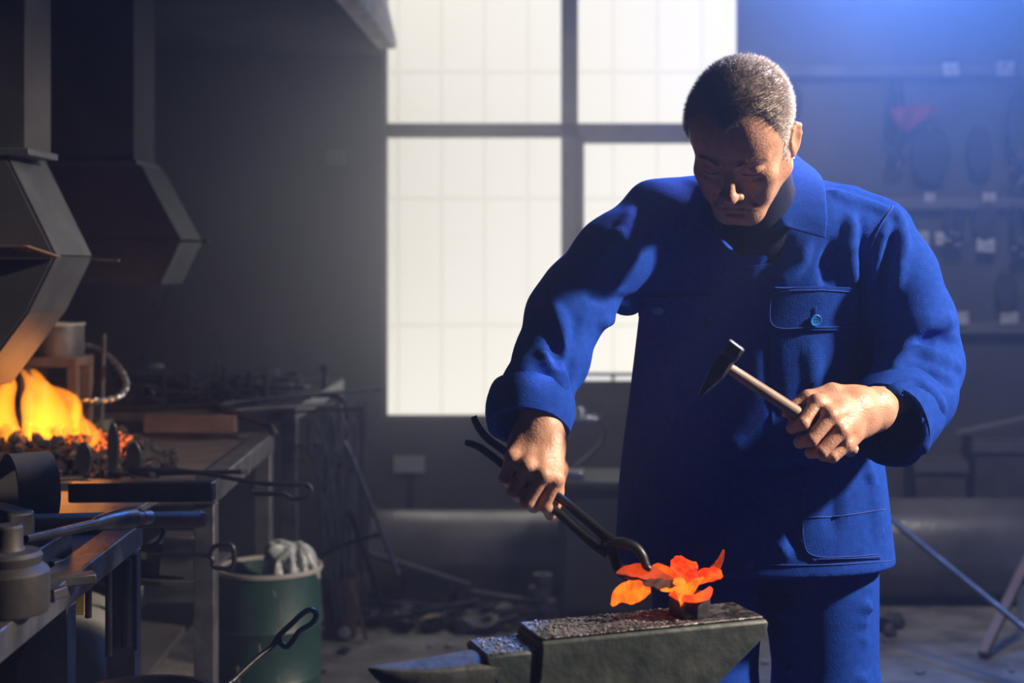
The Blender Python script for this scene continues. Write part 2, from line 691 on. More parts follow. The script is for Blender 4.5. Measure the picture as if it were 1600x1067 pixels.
# ================================================================= the left side: hoods, benches, forge
M_SHEET = mat('dull_sheet_steel', (.045, .050, .058), .5, .35, second=(.075, .082, .092), scale=9, bump=.1, bscale=60)
M_DARKSHEET = mat('sooty_sheet_steel', (.028, .028, .032), .7, .2, second=(.05, .049, .05), scale=6, bump=.1)
M_STEEL = mat('worn_bench_steel', (.075, .08, .092), .40, .65, second=(.15, .155, .17), scale=14, bump=.15, bscale=80)
M_TOP = mat('rusty_bench_top', (.05, .045, .044), .7, .3, second=(.10, .085, .08), scale=10, bump=.4, bscale=50)
M_IRON = mat('black_iron', (.02, .021, .024), .38, .7, second=(.04, .042, .047), scale=20, bump=.1)
M_IRON2 = mat('grey_iron', (.05, .051, .055), .5, .55, second=(.088, .088, .092), scale=20, bump=.15)
M_RUST = mat('brown_rust', (.055, .031, .023), .85, .1, second=(.10, .06, .045), scale=12, bump=.3)
M_WOOD = mat('worn_handle_wood', (.13, .075, .045), .6, second=(.21, .13, .08), scale=(8), bump=.15)
M_COAL = mat('coal', (.012, .012, .014), .35, second=(.03, .03, .034), scale=30, bump=.6, bscale=60)
M_EMBER = mat('glowing_coal', (.02, .012, .01), .7, emit=(1, .10, .010), estr=1.0)
_nt = M_EMBER.node_tree
_n = _nt.nodes.new('ShaderNodeTexNoise')
_n.inputs['Scale'].default_value = 1.6
_r = _nt.nodes.new('ShaderNodeValToRGB')
_r.color_ramp.elements[0].position, _r.color_ramp.elements[1].position = .42, .62
_r.color_ramp.elements[0].color = (.05, .003, .0005, 1)
_r.color_ramp.elements[1].color = (1.5, .22, .02, 1)
_tc = _nt.nodes.new('ShaderNodeTexCoord')
_nt.links.new(_tc.outputs['Object'], _n.inputs['Vector'])
_nt.links.new(_n.outputs['Fac'], _r.inputs[0])
_nt.links.new(_r.outputs[0], _nt.nodes['Principled BSDF'].inputs['Emission Color'])
M_GREEN = mat('green_drum_paint', (.005, .028, .024), .5, .1, second=(.010, .040, .034), scale=7, bump=.15)
M_PLASTIC = mat('grey_plastic_bag', (.19, .22, .235), .35, second=(.29, .325, .34), scale=14, bump=.2)
M_GREY = mat('grey_cylinder_paint', (.17, .175, .17), .5, second=(.24, .24, .23), scale=6, bump=.1)
M_BRIGHT = mat('bright_steel', (.42, .44, .47), .28, .9, second=(.55, .57, .6), scale=30)
M_RED = mat('red_paint', (.35, .05, .035), .5)
M_YEL = mat('yellow_paint', (.38, .26, .04), .6)
M_WHITE = mat('chalky_white', (.55, .57, .58), .6, second=(.7, .72, .73), scale=20)
FIRE = P(95, 690, 3.55)


# ---- fume hoods over the forges
def fume_hood(label, y0, y1, prof, duct, ledge):
    t = thing('fume_hood', label, 'fume hood', 'sheet steel fume hoods over the forges')
    xl = -2.3
    poly = [(xl, y0, prof[0][1])] + [(x, y0, z) for x, z in prof] + [(xl, y0, prof[-1][1])]
    MB().prism(poly, (0, y1 - y0, 0)).build('hood', M_DARKSHEET, t, bevel=.003)
    m = MB()                                                     # sloping outer face overlaid paler, window light put into the steel
    for (xa, za), (xb, zb) in zip(prof[:-1], prof[1:]):
        n = Vector((zb - za, 0, -(xb - xa))).normalized() * (-1 if (zb - za) > 0 else -1)
        n = Vector((abs(n.x), 0, n.z if n.x > 0 else -n.z))
        a, b = Vector((xa, y0, za)) + n * .002, Vector((xb, y0, zb)) + n * .002
        m.prism([a, b, b + n * .004, a + n * .004], (0, y1 - y0, 0))
    m.build('lit_outer_face', M_SHEET, t)
    (dx, dy0, dy1, dz) = duct
    MB().span(xl, dx, dy0, dy1, dz, 3.38).build('flue', M_DARKSHEET, t, bevel=.004)
    MB().span(xl, dx + .012, dy0 - .012, dy1 + .012, dz - .012, dz + .004).build('flange', M_SHEET, t, bevel=.002)
    m = MB()
    for a, b in ledge:
        m.beam(a, b, .012, .006)
    m.build('ledge', M_IRON2, t)
    return t


h1 = fume_hood('nearer black sheet steel fume hood above the burning coal fire', 3.20, 3.436,
               [(-1.267, 1.556), (-1.152, 1.322), (-1.214, 1.196), (-1.345, 1.02)], (-1.217, 3.2, 3.36, 1.56),
               [(P(138, 405, 3.436), P(186, 407, 3.436))])
fume_hood('further dark sheet steel fume hood standing before the grey back wall', 4.23, 4.47,
          [(-1.272, 1.599), (-1.152, 1.376), (-1.213, 1.247)], (-1.287, 4.23, 4.45, 1.61),
          [(P(128, 377, 4.225), P(326, 377, 4.225))])
g = MB()                                                           # perforated grate on the near hood, firelight tinted into its colour
a, b, c, d = P(-20, 401, 3.19), P(92, 401, 3.19), P(40, 384, 3.02), P(-60, 384, 3.02)
for i in range(8):
    t = i / 7
    g.beam(d.lerp(a, t), c.lerp(b, t), .008, .004)
for i in range(13):
    t = i / 12
    g.beam(d.lerp(c, t), a.lerp(b, t), .008, .004)
g.build('grate', mat('firelit_grate', (.16, .09, .06), .7, .3), h1)['label'] = 'perforated grate tinted brown as by firelight'


# ---- benches
def bench(label, e0, e1, z, depth, face, legs, shelf=None, recess=.012, inset=.2):
    """front edge from e0 to e1 (x,y), top at z, going back towards -X"""
    t = thing('steel_bench', label, 'workbench', 'welded steel benches along the left wall')
    A, B = Vector((*e0, z)), Vector((*e1, z))
    d = (B - A).normalized()
    n = Vector((-d.y, d.x, 0))
    if n.x > 0:
        n = -n
    up = Vector((0, 0, 1))
    r = MB()
    w = .055
    for p, q in ((A, B), (A + n * (depth - w), B + n * (depth - w))):
        r.prism([p, p + n * w, p + n * w - up * face, p - up * face], q - p)
    for p in (A, B - d * w):
        r.prism([p + n * w, p + n * w + d * w, p + n * w + d * w - up * face, p + n * w - up * face], n * (depth - 2 * w))
    r.build('frame', M_STEEL, t, bevel=.003)
    p = A + d * w + n * w - up * recess
    q = MB()
    q.prism([p, p + d * ((B - A).length - 2 * w), p + d * ((B - A).length - 2 * w) - up * .008, p - up * .008], n * (depth - 2 * w))
    q.build('top_plate', M_TOP, t)
    for s, back in legs:
        c = A + d * s + n * (.026 if not back else depth - .026)
        MB().span(c.x - .024, c.x + .024, c.y - .022, c.y + .022, 0, z - face).build('leg', M_STEEL, t, bevel=.003)
    if shelf:
        p = A + n * inset - up * (z - shelf) + d * .03
        MB().prism([p, p + d * ((B - A).length - .06), p + d * ((B - A).length - .06) - up * .02, p - up * .02], n * (depth - inset - .06)).build('shelf', M_DARKSHEET, t)
    return t


bench('nearest steel workbench with bright front edge and stepped round die on it', (-.754, 1.60), (-.826, 2.775), .80, .95, .046,
      [(.03, False), (.70, False), (1.145, False), (.03, True), (1.145, True)], shelf=.22)
bench('forge bench under the coal fire with pokers across its edge', (-.815, 3.30), (-.877, 4.27), .80, 1.25, .055,
      [(.03, False), (.94, False), (.03, True), (.94, True)], shelf=.30)
bench('far steel bench heaped with scrap iron beside the window wall', (-.842, 4.42), (-.868, 5.55), .86, 1.2, .045,
      [(.05, False), (1.09, False), (.05, True), (1.09, True)])
bp = MB().span(-1.75, -.89, 2.84, 3.17, .782, .797).build('bridge_plate', M_STEEL, None, bevel=.002)
bp.name = 'steel_plate'
tag(bp, 'thick steel plate bridging the gap between the nearest bench and the forge bench', 'steel plate')
for o in (bp,):
    pass
bl = MB()
bl.span(-1.7, -1.6, 2.87, 3.14, 0, .782).build('leg', M_STEEL, None)
st = bpy.data.objects['leg' if 'leg' in bpy.data.objects and bpy.data.objects['leg'].parent is None else [o.name for o in SC.objects if o.name.startswith('leg') and o.parent is None][0]]
st.parent = bp
st2 = MB().span(-.97, -.93, 3.0, 3.04, 0, .782).build('leg', M_STEEL, bp)

# ---- coal bed, lumps, embers, flames
cb = MB()
ring = []
N = 36
cen = P(70, 700, 3.62)
for j, (k, zz) in enumerate(((1.0, .792), (.93, .82), (.78, .848), (.5, .868), (.2, .874))):
    ring.append([Vector((cen.x - .12 + math.cos(2 * math.pi * i / N) * .43 * k * (1 + .06 * math.sin(5 * i)), cen.y + math.sin(2 * math.pi * i / N) * .24 * k, zz + random.uniform(-.008, .008) * (j > 0))) for i in range(N)])
cb.loft(ring)
cbo = cb.build('coal_bed', mat('coal_dust', (.010, .010, .011), .95, second=(.022, .022, .024), scale=60, bump=.8, bscale=90), smooth=False)
tag(cbo, 'bed of fine black coal spread on the forge bench under the flames', 'coal', kind='stuff')
lump_me = []
for s in range(9):
    m = MB().rock((0, 0, 0), 1, seed=s, squash=(1, .85, .8), sub=1, jag=.28)
    o = m.build('coal_lump', M_COAL, smooth=False)
    lump_me.append(o.data)
    bpy.data.objects.remove(o)
ember_me = []
for s in range(4):
    m = MB().rock((0, 0, 0), 1, seed=30 + s, squash=(1, .85, .8), sub=1, jag=.25)
    o = m.build('ember', M_EMBER, smooth=False)
    ember_me.append(o.data)
    bpy.data.objects.remove(o)


def place(name, me, loc, r, label, cat, group):
    o = bpy.data.objects.new(name, me)
    COL.objects.link(o)
    o.location = loc
    o.scale = (r, r, r)
    o.rotation_euler = (random.uniform(0, 6), random.uniform(0, 6), random.uniform(0, 6))
    return tag(o, label, cat, group)


def bed_z(x, y):
    k = math.hypot((x - (cen.x - .12)) / .43, (y - cen.y) / .24)
    return np.interp(k, [0, .2, .5, .78, .93, 1.0, 1.2], [.874, .874, .868, .848, .82, .795, .79])


rc = random.Random(11)
n = 0
while n < 170:
    a, q = rc.uniform(0, 6.283), math.sqrt(rc.random()) * 1.08
    x, y = cen.x - .12 + math.cos(a) * .43 * q, cen.y + math.sin(a) * .24 * q
    if rc.random() < .35:
        x, y = cen.x + rc.uniform(-.1, .36), cen.y - .24 + rc.uniform(-.02, .12)
    if x > -.93:
        continue
    r = rc.uniform(.009, .021)
    place('coal_lump', lump_me[n % 9], (x, y, bed_z(x, y) + r * .85), r, 'black coal lump lying on the coal bed around the flames', 'coal', 'coal lumps around the fire')
    n += 1
for i in range(75):
    px, py = rc.uniform(120, 292), rc.uniform(700, 742)
    if py < 700 + (px - 250) * .8 or (px > 262 and py > 735):
        continue
    q = PZ(px, py, .80)
    if q.y < 3.37:
        q.y = 3.37 + rc.random() * .05
    r = rc.uniform(.009, .02)
    place('coal_lump', lump_me[i % 9], (q.x, q.y, .79 + r * .9 + rc.uniform(0, .014)), r, 'black coal lump lying on the coal bed around the flames', 'coal', 'coal lumps around the fire')
for i in range(34):
    px = 20 + 150 * rc.random() if i < 24 else rc.uniform(150, 215)
    yy = 3.50 + rc.uniform(0, .14)
    x = (px - VX) * yy / F
    r = rc.uniform(.010, .02)
    place('ember', ember_me[i % 4], (x, yy, bed_z(x, yy) + r * .5 + .006), r, 'orange glowing coal at the foot of the flames', 'ember', 'glowing coals at the foot of the flames')


def flame_material(strength):
    m = bpy.data.materials.new('flame_glow')
    m.use_nodes = True
    nt = m.node_tree
    nt.nodes.clear()
    out = nt.nodes.new('ShaderNodeOutputMaterial')
    e = nt.nodes.new('ShaderNodeEmission')
    e.inputs[0].default_value = (1.0, .275, .012, 1)
    e.inputs[1].default_value = strength
    nt.links.new(e.outputs[0], out.inputs['Volume'])
    return m


def flames():
    """tongues of fire as one rounded body that glows through its thickness"""
    gr = Grid((FIRE.x - .36, 3.40, .84), (FIRE.x + .20, 3.72, 1.16), .003)
    k = .010

    def tongue(pts, w, y=3.56, th=1.0):
        q = smoothpath([P(px, py, y) for px, py in pts], 5)
        n_ = len(q)
        ws = np.interp(np.linspace(0, 1, n_), np.linspace(0, 1, len(w)), w)
        for i in range(n_ - 1):
            gr.cone(q[i], q[i + 1], ws[i] * y / F, ws[i + 1] * y / F, k=k)
    tongue([(14, 690), (4, 650), (8, 620), (14, 600), (4, 578), (-4, 566)], [20, 17, 12, 9, 5, 1], 3.54)
    tongue([(-30, 690), (-25, 620), (-40, 560)], [26, 18, 4], 3.58)
    tongue([(62, 696), (58, 655), (48, 628), (50, 608), (44, 592), (34, 578)], [26, 20, 12, 8, 4, 1], 3.55)
    tongue([(80, 690), (74, 650), (72, 620), (62, 600), (58, 588), (50, 578)], [26, 21, 14, 8, 4, 1], 3.57)
    tongue([(92, 690), (92, 655), (88, 628), (76, 612), (70, 600)], [22, 17, 10, 6, 2], 3.58)
    tongue([(106, 692), (110, 662), (116, 640), (110, 622), (96, 613), (82, 606)], [15, 11, 8, 6, 4, 1], 3.59)
    tongue([(126, 694), (128, 670), (120, 648), (122, 632), (116, 616)], [13, 9, 6, 4, 1], 3.55)
    tongue([(140, 694), (146, 682), (142, 668), (134, 656)], [9, 7, 4, 1], 3.53)
    for px in range(-30, 140, 12):
        gr.ball(P(px, 692, 3.56), 13 * 3.56 / F, k=k)
    v, f = gr.mesh(2)
    o = np_mesh('flames', v, f, flame_material(46.0))
    return tag(o, 'tall yellow and orange flames rising from the coal under the nearer hood', 'fire')


flames()

# ---- pokers and bars on the forge bench
def rod(name, label, cat, pts, r, m=M_IRON, group=None, parent=None, n=10, sm_=4, flat=1.0):
    o = MB().tube(smoothpath(pts, sm_) if sm_ else pts, r, n, flat=flat).build(name, m, parent)
    if parent is None:
        tag(o, label, cat, group)
    return o


def blade(c, w, h, m, parent, nm='blade'):
    """upright leaf-shaped plate"""
    c = Vector((c.x, c.y, .803))
    q = [Vector((c.x + math.cos(a) * w * .5, c.y + .12 * math.cos(a) * w, c.z + h * .5 + math.sin(a) * h * .5 * (1 if math.sin(a) > 0 else .96))) for a in [2 * math.pi * k / 20 for k in range(20)]]
    return MB().prism(q, (.002, .008, 0)).build(nm, m, parent, bevel=.002)


t = thing('poker', 'black poker with long loop handle reaching past the forge bench corner', 'poker')
Yp = 3.34
rod('handle', '', '', [P(208, 733, Yp), P(300, 737, Yp), P(400, 754, Yp - .02), P(455, 757, Yp - .03), P(478, 757, Yp - .03), P(486, 766, Yp - .03), P(478, 777, Yp - .03), P(458, 779, Yp - .03), P(440, 772, Yp - .03), P(396, 770, Yp - .02), P(395, 757, Yp - .02)], .0055, parent=t, sm_=6)
blade(P(208, 752, Yp), .036, .083, M_IRON, t)
t = thing('poker', 'short straight poker with bright ferrule ending at the forge bench edge', 'poker')
rod('handle', '', '', [P(177, 741, 3.385), P(384, 737, 3.36)], .0055, parent=t)
rod('ferrule', '', '', [P(378, 737, 3.36), P(389, 737, 3.36)], .0075, M_BRIGHT, parent=t)
blade(P(176, 750, 3.38), .026, .125, M_IRON, t)
t = thing('poker', 'blunt poker with its leaf blade upright left of the other two', 'poker')
rod('handle', '', '', [P(128, 747, 3.33), P(20, 752, 3.25), P(-60, 756, 3.2)], .006, parent=t)
blade(P(130, 753, 3.33), .036, .085, M_IRON, t)
b = MB().beam(P(110, 769, 2.93), P(335, 767, 2.93), .036, .040).build('square_bar', M_IRON, bevel=.004)
tag(b, 'heavy square black bar lying across the plate before the pokers', 'iron bar')
b = MB().beam(P(228, 662, 4.17), P(370, 662, 4.17), .05, .050).build('box_beam', M_RUST, bevel=.003)
tag(b, 'short brown box section beam standing on the back of the forge bench', 'steel beam')
rod('bent_rod', 'thick bent black rod hooked down over the forge bench corner', 'rod', [P(160, 640, 4.22), P(250, 637, 4.22), P(332, 634, 4.22), P(345, 638, 4.2), P(412, 662, 4.15), P(423, 668, 4.13), P(429, 680, 4.12)], .0105, M_IRON)

# ---- pot, rings and twisted iron behind the fire
t = thing('steel_pot', 'grey open topped steel pot behind the flames', 'pot')
c = P(92, 556, 3.98)
MB().lathe(c, [(.0, 0), (.066, 0), (.068, .01), (.068, .088), (.064, .088), (.062, .012), (0, .012)], 40).build('body', M_IRON2, t, angle=50)
MB().lathe(c, [(.064, .086), (.0705, .086), (.0705, .093), (.064, .093)], 40, closed=True).build('rim', M_GREY, t, angle=50)
t = thing('iron_stand', 'brown iron block stand carrying the steel pot', 'stand')
MB().span(c.x - .085, c.x + .075, c.y - .07, c.y + .07, c.z - .028, c.z).build('top', M_RUST, t, bevel=.004)
for dx, dy in ((-.07, -.055), (.06, -.055), (-.07, .055), (.06, .055)):
    MB().span(c.x + dx - .014, c.x + dx + .014, c.y + dy - .014, c.y + dy + .014, .79, c.z - .028).build('leg', M_RUST, t, bevel=.002)
c2 = P(158, 606, 4.06)
c2.z = .80
o = MB().lathe(c2, [(.012, 0), (.045, 0), (.045, .03), (.034, .034), (.034, .062), (.012, .062)], 32, closed=True).build('iron_collar', M_IRON2, angle=40)
tag(o, 'stepped dark iron collar with a pin stuck in it beside the pot', 'collar')
rod('iron_pin', 'slim iron pin standing upright in the stepped collar', 'pin', [c2 + Vector((0, 0, .012)), P(163, 522, 4.06)], .006, M_IRON2, sm_=0)
tw = smoothpath([P(120, 540, 4.13), P(142, 542, 4.12), P(168, 556, 4.08), P(188, 578, 4.02), P(197, 600, 3.98), P(190, 616, 3.93), P(172, 624, 3.90), P(140, 627, 3.88), P(100, 626, 3.9)], 14)
m = MB()
for ph in (0, math.pi):
    pts = []
    for i, p in enumerate(tw):
        tdir = (tw[min(i + 1, len(tw) - 1)] - tw[max(i - 1, 0)]).normalized()
        s = tdir.cross(Vector((0, 0, 1))).normalized()
        u = s.cross(tdir)
        a = i * .62 + ph
        pts.append(p + (s * math.cos(a) + u * math.sin(a)) * .0045)
    m.tube(pts, .0052, 8)
o = m.build('twisted_bar', M_BRIGHT)
tag(o, 'twisted bright iron bar curled in a loop around the collar', 'twisted iron')

# ---- far bench: scrap, rods, ball
rs = random.Random(5)
Zb3 = .862


def scrap(i):
    py = 570 + 55 * rs.random()
    Y = rs.uniform(4.55, 5.3)
    px = rs.uniform(185, 480)
    x = (px - VX) * Y / F
    if x > -.95:
        x = -.95 - rs.random() * .3
    z = Zb3
    kind = i % 5
    a = rs.uniform(-.7, .7)
    lift = rs.uniform(0, .035)
    grp = 'scrap iron heaped on the far bench'
    if kind == 0:
        L = rs.uniform(.08, .2)
        d = Vector((math.cos(a), math.sin(a), 0)) * L / 2
        o = MB().beam(Vector((x, Y, z + .012 + lift)) - d, Vector((x, Y, z + .012 + lift * .3)) + d, rs.uniform(.014, .03), rs.uniform(.01, .022)).build('scrap_bar', M_IRON2 if rs.random() < .6 else M_IRON, bevel=.002)
        tag(o, 'short scrap bar in the dark heap on the far bench', 'scrap iron', 'scrap bars on the far bench')
    elif kind == 1:
        r = rs.uniform(.02, .042)
        o = MB().lathe((x, Y, z), [(r * .6, 0), (r, 0), (r, r * .9), (r * .6, r * .9)], 20, closed=True, axis=(rs.uniform(-.3, .3), rs.uniform(-.5, 0), 1)).build('iron_ring', M_IRON2, angle=40)
        tag(o, 'dark iron ring in the heap on the far bench', 'iron ring', 'iron rings on the far bench')
    elif kind == 2:
        o = MB().rock((x, Y, z + .02 + lift * .5), rs.uniform(.018, .035), seed=i, squash=(1.3, 1, .8)).build('iron_offcut', M_IRON2 if rs.random() < .5 else M_IRON, smooth=False)
        tag(o, 'rough iron offcut in the heap on the far bench', 'scrap iron', 'iron offcuts on the far bench')
    elif kind == 3:
        hgt = rs.uniform(.05, .10)
        o = MB().lathe((x, Y, z), [(0, 0), (.016, 0), (.016, .012), (.007, .016), (.007, hgt - .012), (.011, hgt - .01), (.011, hgt), (0, hgt)], 14).build('iron_bolt', M_IRON2, angle=40)
        tag(o, 'upright iron bolt in the heap on the far bench', 'bolt', 'upright bolts on the far bench')
    else:
        d = Vector((math.cos(a), math.sin(a), 0)) * .06
        o = MB().beam(Vector((x, Y, z + .006 + lift)) - d, Vector((x, Y, z + .006 + lift)) + d, .07, .007).build('scrap_plate', M_STEEL, bevel=.001)
        tag(o, 'small flat scrap plate in the heap on the far bench', 'scrap iron', 'scrap plates on the far bench')


for i in range(70):
    scrap(i)
hb = MB()
rr = []
for k, zz in ((1, .0), (.8, .011), (.45, .013)):
    rr.append([Vector((-1.5 + math.cos(2 * math.pi * i / 30) * .46 * k, 4.98 + math.sin(2 * math.pi * i / 30) * .36 * k, Zb3 - .012 + zz + random.uniform(-.003, .0) * (zz > 0))) for i in range(30)])
hb.loft(rr)
tag(hb.build('iron_filings', M_IRON, smooth=False), 'dark drift of iron filings and scale under the scrap on the far bench', 'filings', kind='stuff')
o = MB().rock(P(245, 573, 4.75), .017, seed=3, squash=(1.5, 1, .7), sub=2, jag=.1).build('white_nugget', M_WHITE)
tag(o, 'small white nugget shining in the scrap heap beyond the twisted iron', 'stone')
t = thing('ball_stake', 'black ball topped stake standing on the far bench corner', 'stake')
q = P(507, 604, 5.1)
MB().lathe((q.x, q.y, .84), [(0, 0), (.012, 0), (.010, .05), (.008, .075), (0, .075)], 16).build('shank', M_IRON, t)
m = MB()
bmesh.ops.create_uvsphere(m.bm, u_segments=24, v_segments=14, radius=.0175)
for v in m.bm.verts:
    v.co += Vector((q.x, q.y, .93))
m.build('ball', M_IRON, t, angle=180)
rod('long_rod', 'long steel rod reaching past the far bench end towards the window', 'rod', [PZ(345, 632, .872), PZ(450, 620, .874), PZ(596, 607, .876)], .0065, M_STEEL)
rod('flat_bar', 'flat grey bar lying on the front edge of the far bench', 'bar', [PZ(330, 643, .868), PZ(522, 631, .868)], .011, M_STEEL, flat=.5, sm_=0)
rod('thin_rod', 'thin steel rod under the flat bar ending beside the hanging tongs', 'rod', [P(380, 647, 4.38), P(568, 638, 4.36)], .005, M_STEEL, sm_=0)
rod('hooked_rod', 'steel rod bent down in a hook over the far bench end', 'rod', [P(430, 617, 4.75), P(500, 618, 4.75), P(526, 619, 4.75), P(538, 630, 4.75), P(544, 656, 4.75)], .0075, M_IRON2)
for i, (px0, py0, px1, py1, lab) in enumerate(((300, 420, 360, 578, 'rightmost of the thin dark bars leaning on the back wall'), (268, 445, 292, 575, 'dark bar leaning beside the rightmost one on the back wall'),
                                               (240, 470, 262, 575, 'upright dark bar leaning behind the further hood'), (262, 455, 216, 575, 'dark bar leaning crosswise behind the further hood'))):
    a, b = P(px1, py1, 5.4), P(px0, py0, 5.93)
    a.z = .866
    o = MB().beam(a, b, .022, .008).build('leaning_bar', M_IRON2)
    tag(o, lab, 'iron bar', 'bars leaning behind the further hood')

# ---- things on the nearest bench
t = P(12, 912, 2.05)
o = MB().lathe((t.x, t.y, .8005), [(0, 0), (.055, 0), (.058, .006), (.058, .058), (.054, .064), (.046, .070), (.048, .082), (.044, .088), (.024, .090), (.021, .096), (.021, .122), (.018, .126), (0, .126)], 40).build('stepped_die', mat('dark_die_steel', (.028, .027, .028), .6, .3, second=(.05, .047, .046), scale=18, bump=.15), angle=30)
tag(o, 'stepped round steel die on the nearest bench', 'die')
o = None
m = MB()
ax = Vector((.80, .60, 0))
cc = P(45, 780, 2.70)
cc.z = .801 + .072
m.lathe(cc - ax * .038, [(.065, 0), (.072, 0), (.072, .076), (.065, .076)], 56, axis=ax, closed=True)
tag(m.build('pipe_ring', mat('ring_steel', (.11, .108, .105), .55, .4, second=(.17, .165, .16), scale=9, bump=.15), angle=30), 'short ring cut from thick steel pipe standing on the nearest bench', 'pipe ring')
t = thing('sledge_hammer', 'long sledge hammer lying across the nearest bench with its handle sticking out', 'hammer')
m = MB()
ha, hb_ = P(10, 800, 2.40), P(312, 811, 2.66)
ha.z = .868
m.tube([ha, ha.lerp(hb_, .5), hb_], [.012, .0145, .0155], 12)
m.build('handle', M_WOOD, t)
d = (hb_ - ha).normalized()
s = d.cross(Vector((0, 0, 1))).normalized()
MB().beam(ha - s * .06, ha + s * .06, .05, .05).build('head', M_IRON2, t, bevel=.008)
MB().tube([hb_ - d * .004, hb_ + d * .006], .0165, 8).build('end_cap', M_STEEL, t)
t = thing('hand_chisel', 'black handled chisel with a red banded striking end at the nearest bench corner', 'chisel')
MB().tube([P(40, 842, 2.14), P(110, 828, 2.26), P(152, 818, 2.33)], [.006, .008, .0085], 10).build('shank', M_IRON, t)
MB().tube(smoothpath([P(148, 819, 2.325), P(165, 815, 2.37), P(185, 812, 2.41), P(203, 810, 2.45), P(207, 810, 2.46)], 3), [.009, .012, .013, .0145, .0155, .0165, .0175, .018, .018, .0185, .0185, .0175, .014], 14).build('grip', M_IRON, t)
MB().tube([P(207, 810, 2.46), P(219, 809, 2.48)], .0125, 14).build('red_band', M_RED, t)
MB().tube([P(219, 809, 2.48), P(232, 808, 2.51)], .013, 14).build('striking_end', M_STEEL, t)
sl = MB().prism([Vector((-1.04, 2.22, .789)), Vector((-.86, 2.26, .789)), Vector((-.875, 2.52, .789)), Vector((-1.06, 2.50, .789))], (0, 0, .046)).build('iron_slab', M_IRON, bevel=.004)
tag(sl, 'thick black iron slab under the sledge handle and the chisel', 'iron slab')
for (px, py, Y, a, L, wd, lab) in ((110, 866, 2.28, .5, .075, .035, 'small flat steel offcut on the nearest bench below the chisel'), (60, 880, 2.2, -.4, .09, .03, 'narrow steel offcut beside the stepped die'), (52, 836, 2.42, -.5, .13, .025, 'flat steel strip lying under the pipe ring')):
    c = P(px, py, Y)
    d = Vector((math.cos(a), math.sin(a), 0)) * L / 2
    c.z = .788 + .009
    tag(MB().beam(c - d, c + d, wd, .016).build('steel_offcut', M_IRON2, bevel=.002), lab, 'steel offcut')

# ---- under the nearest bench: hanging bars, gas cylinders, box
for i, (px, y0, y1, Y, r, lab) in enumerate(((112, 930, 975, 2.50, .006, 'shortest black bar hanging under the nearest bench'), (138, 915, 965, 2.52, .006, 'black bar hanging beside the yellow tag'),
                                             (170, 890, 1025, 2.62, .0065, 'longest round black bar hanging under the nearest bench'), (178, 885, 1012, 2.70, .006, 'black bar hanging just behind the longest one'),
                                             (196, 870, 1010, 2.66, .010, 'thick black bar hanging beside the bench corner leg'), (211, 862, 1015, 2.70, .004, 'thinnest bar hanging against the bench corner leg'))):
    a, b = P(px, y0, Y), P(px, y1, Y)
    a.z = .752
    tag(MB().tube([a, b], r, 10).build('hanging_bar', M_IRON), lab, 'iron bar', 'bars hanging under the nearest bench')
tag(MB().span(*sorted((P(120, 0, 2.56).x, P(133, 0, 2.56).x)), 2.555, 2.56, P(0, 960, 2.56).z, .752).build('yellow_tag', M_YEL), 'yellow strip hanging under the nearest bench', 'tag')


def gas_cylinder(label, a, b, r):
    t = thing('gas_cylinder', label, 'gas cylinder', 'grey gas cylinders under the benches')
    a, b = Vector(a), Vector(b)
    L = (b - a).length
    MB().lathe(a, [(0, 0), (r * .5, .004), (r * .85, .03), (r, .075), (r, L - .05), (r * .93, L - .02), (r * .8, L), (0, L)], 36, axis=b - a).build('body', M_GREY, t, angle=40)
    MB().lathe(a - (b - a).normalized() * .035, [(0, 0), (.016, 0), (.016, .04), (0, .04)], 16, axis=b - a).build('valve', M_IRON2, t)
    return t


gas_cylinder('grey gas cylinder lying on the shelf behind the bench corner leg', (-1.06, 3.02, .413), (-1.28, 3.92, .413), .111)
gas_cylinder('grey gas cylinder lying low on the nearest bench shelf', (-1.00, 2.0, .345), (-1.12, 2.72, .345), .118)
t = thing('tool_box', 'open dark tool box under the forge bench', 'box')
q = P(262, 898, 3.42)
x0, x1 = P(225, 0, 3.42).x, P(285, 0, 3.42).x
MB().span(x0, x1, 3.44, 3.6, .545, .63).build('body', M_DARKSHEET, t, bevel=.003)
MB().beam(P(285, 840, 3.42), P(279, 900, 3.42), .012, .09, up=(1, 0, 0)).build('lid', M_SHEET, t)
MB().span(x0, x1, 3.45, 3.6, .545, .55)
t2 = MB().span(x0 - .35, x1 + .04, 3.40, 3.75, .535, .545).build('shelf_board', M_DARKSHEET)
tag(t2, 'thin dark board carrying the tool box above the gas cylinder', 'board')
rod('hook', 'small bent iron hook hanging from the nearest bench corner', 'hook', [P(252, 818, 2.80), P(256, 830, 2.80), P(248, 845, 2.80), P(236, 852, 2.80)], .004, M_STEEL)
rod('looped_rod', 'black rod with a square loop handle sticking out before the forge bench leg', 'rod', [P(230, 868, 3.2), P(310, 866, 3.2), P(330, 872, 3.2), P(333, 884, 3.2), P(345, 888, 3.2), P(362, 887, 3.2), P(366, 870, 3.2), P(362, 853, 3.2), P(345, 851, 3.2), P(333, 856, 3.2), P(328, 868, 3.2)], .0055, M_IRON, sm_=5)

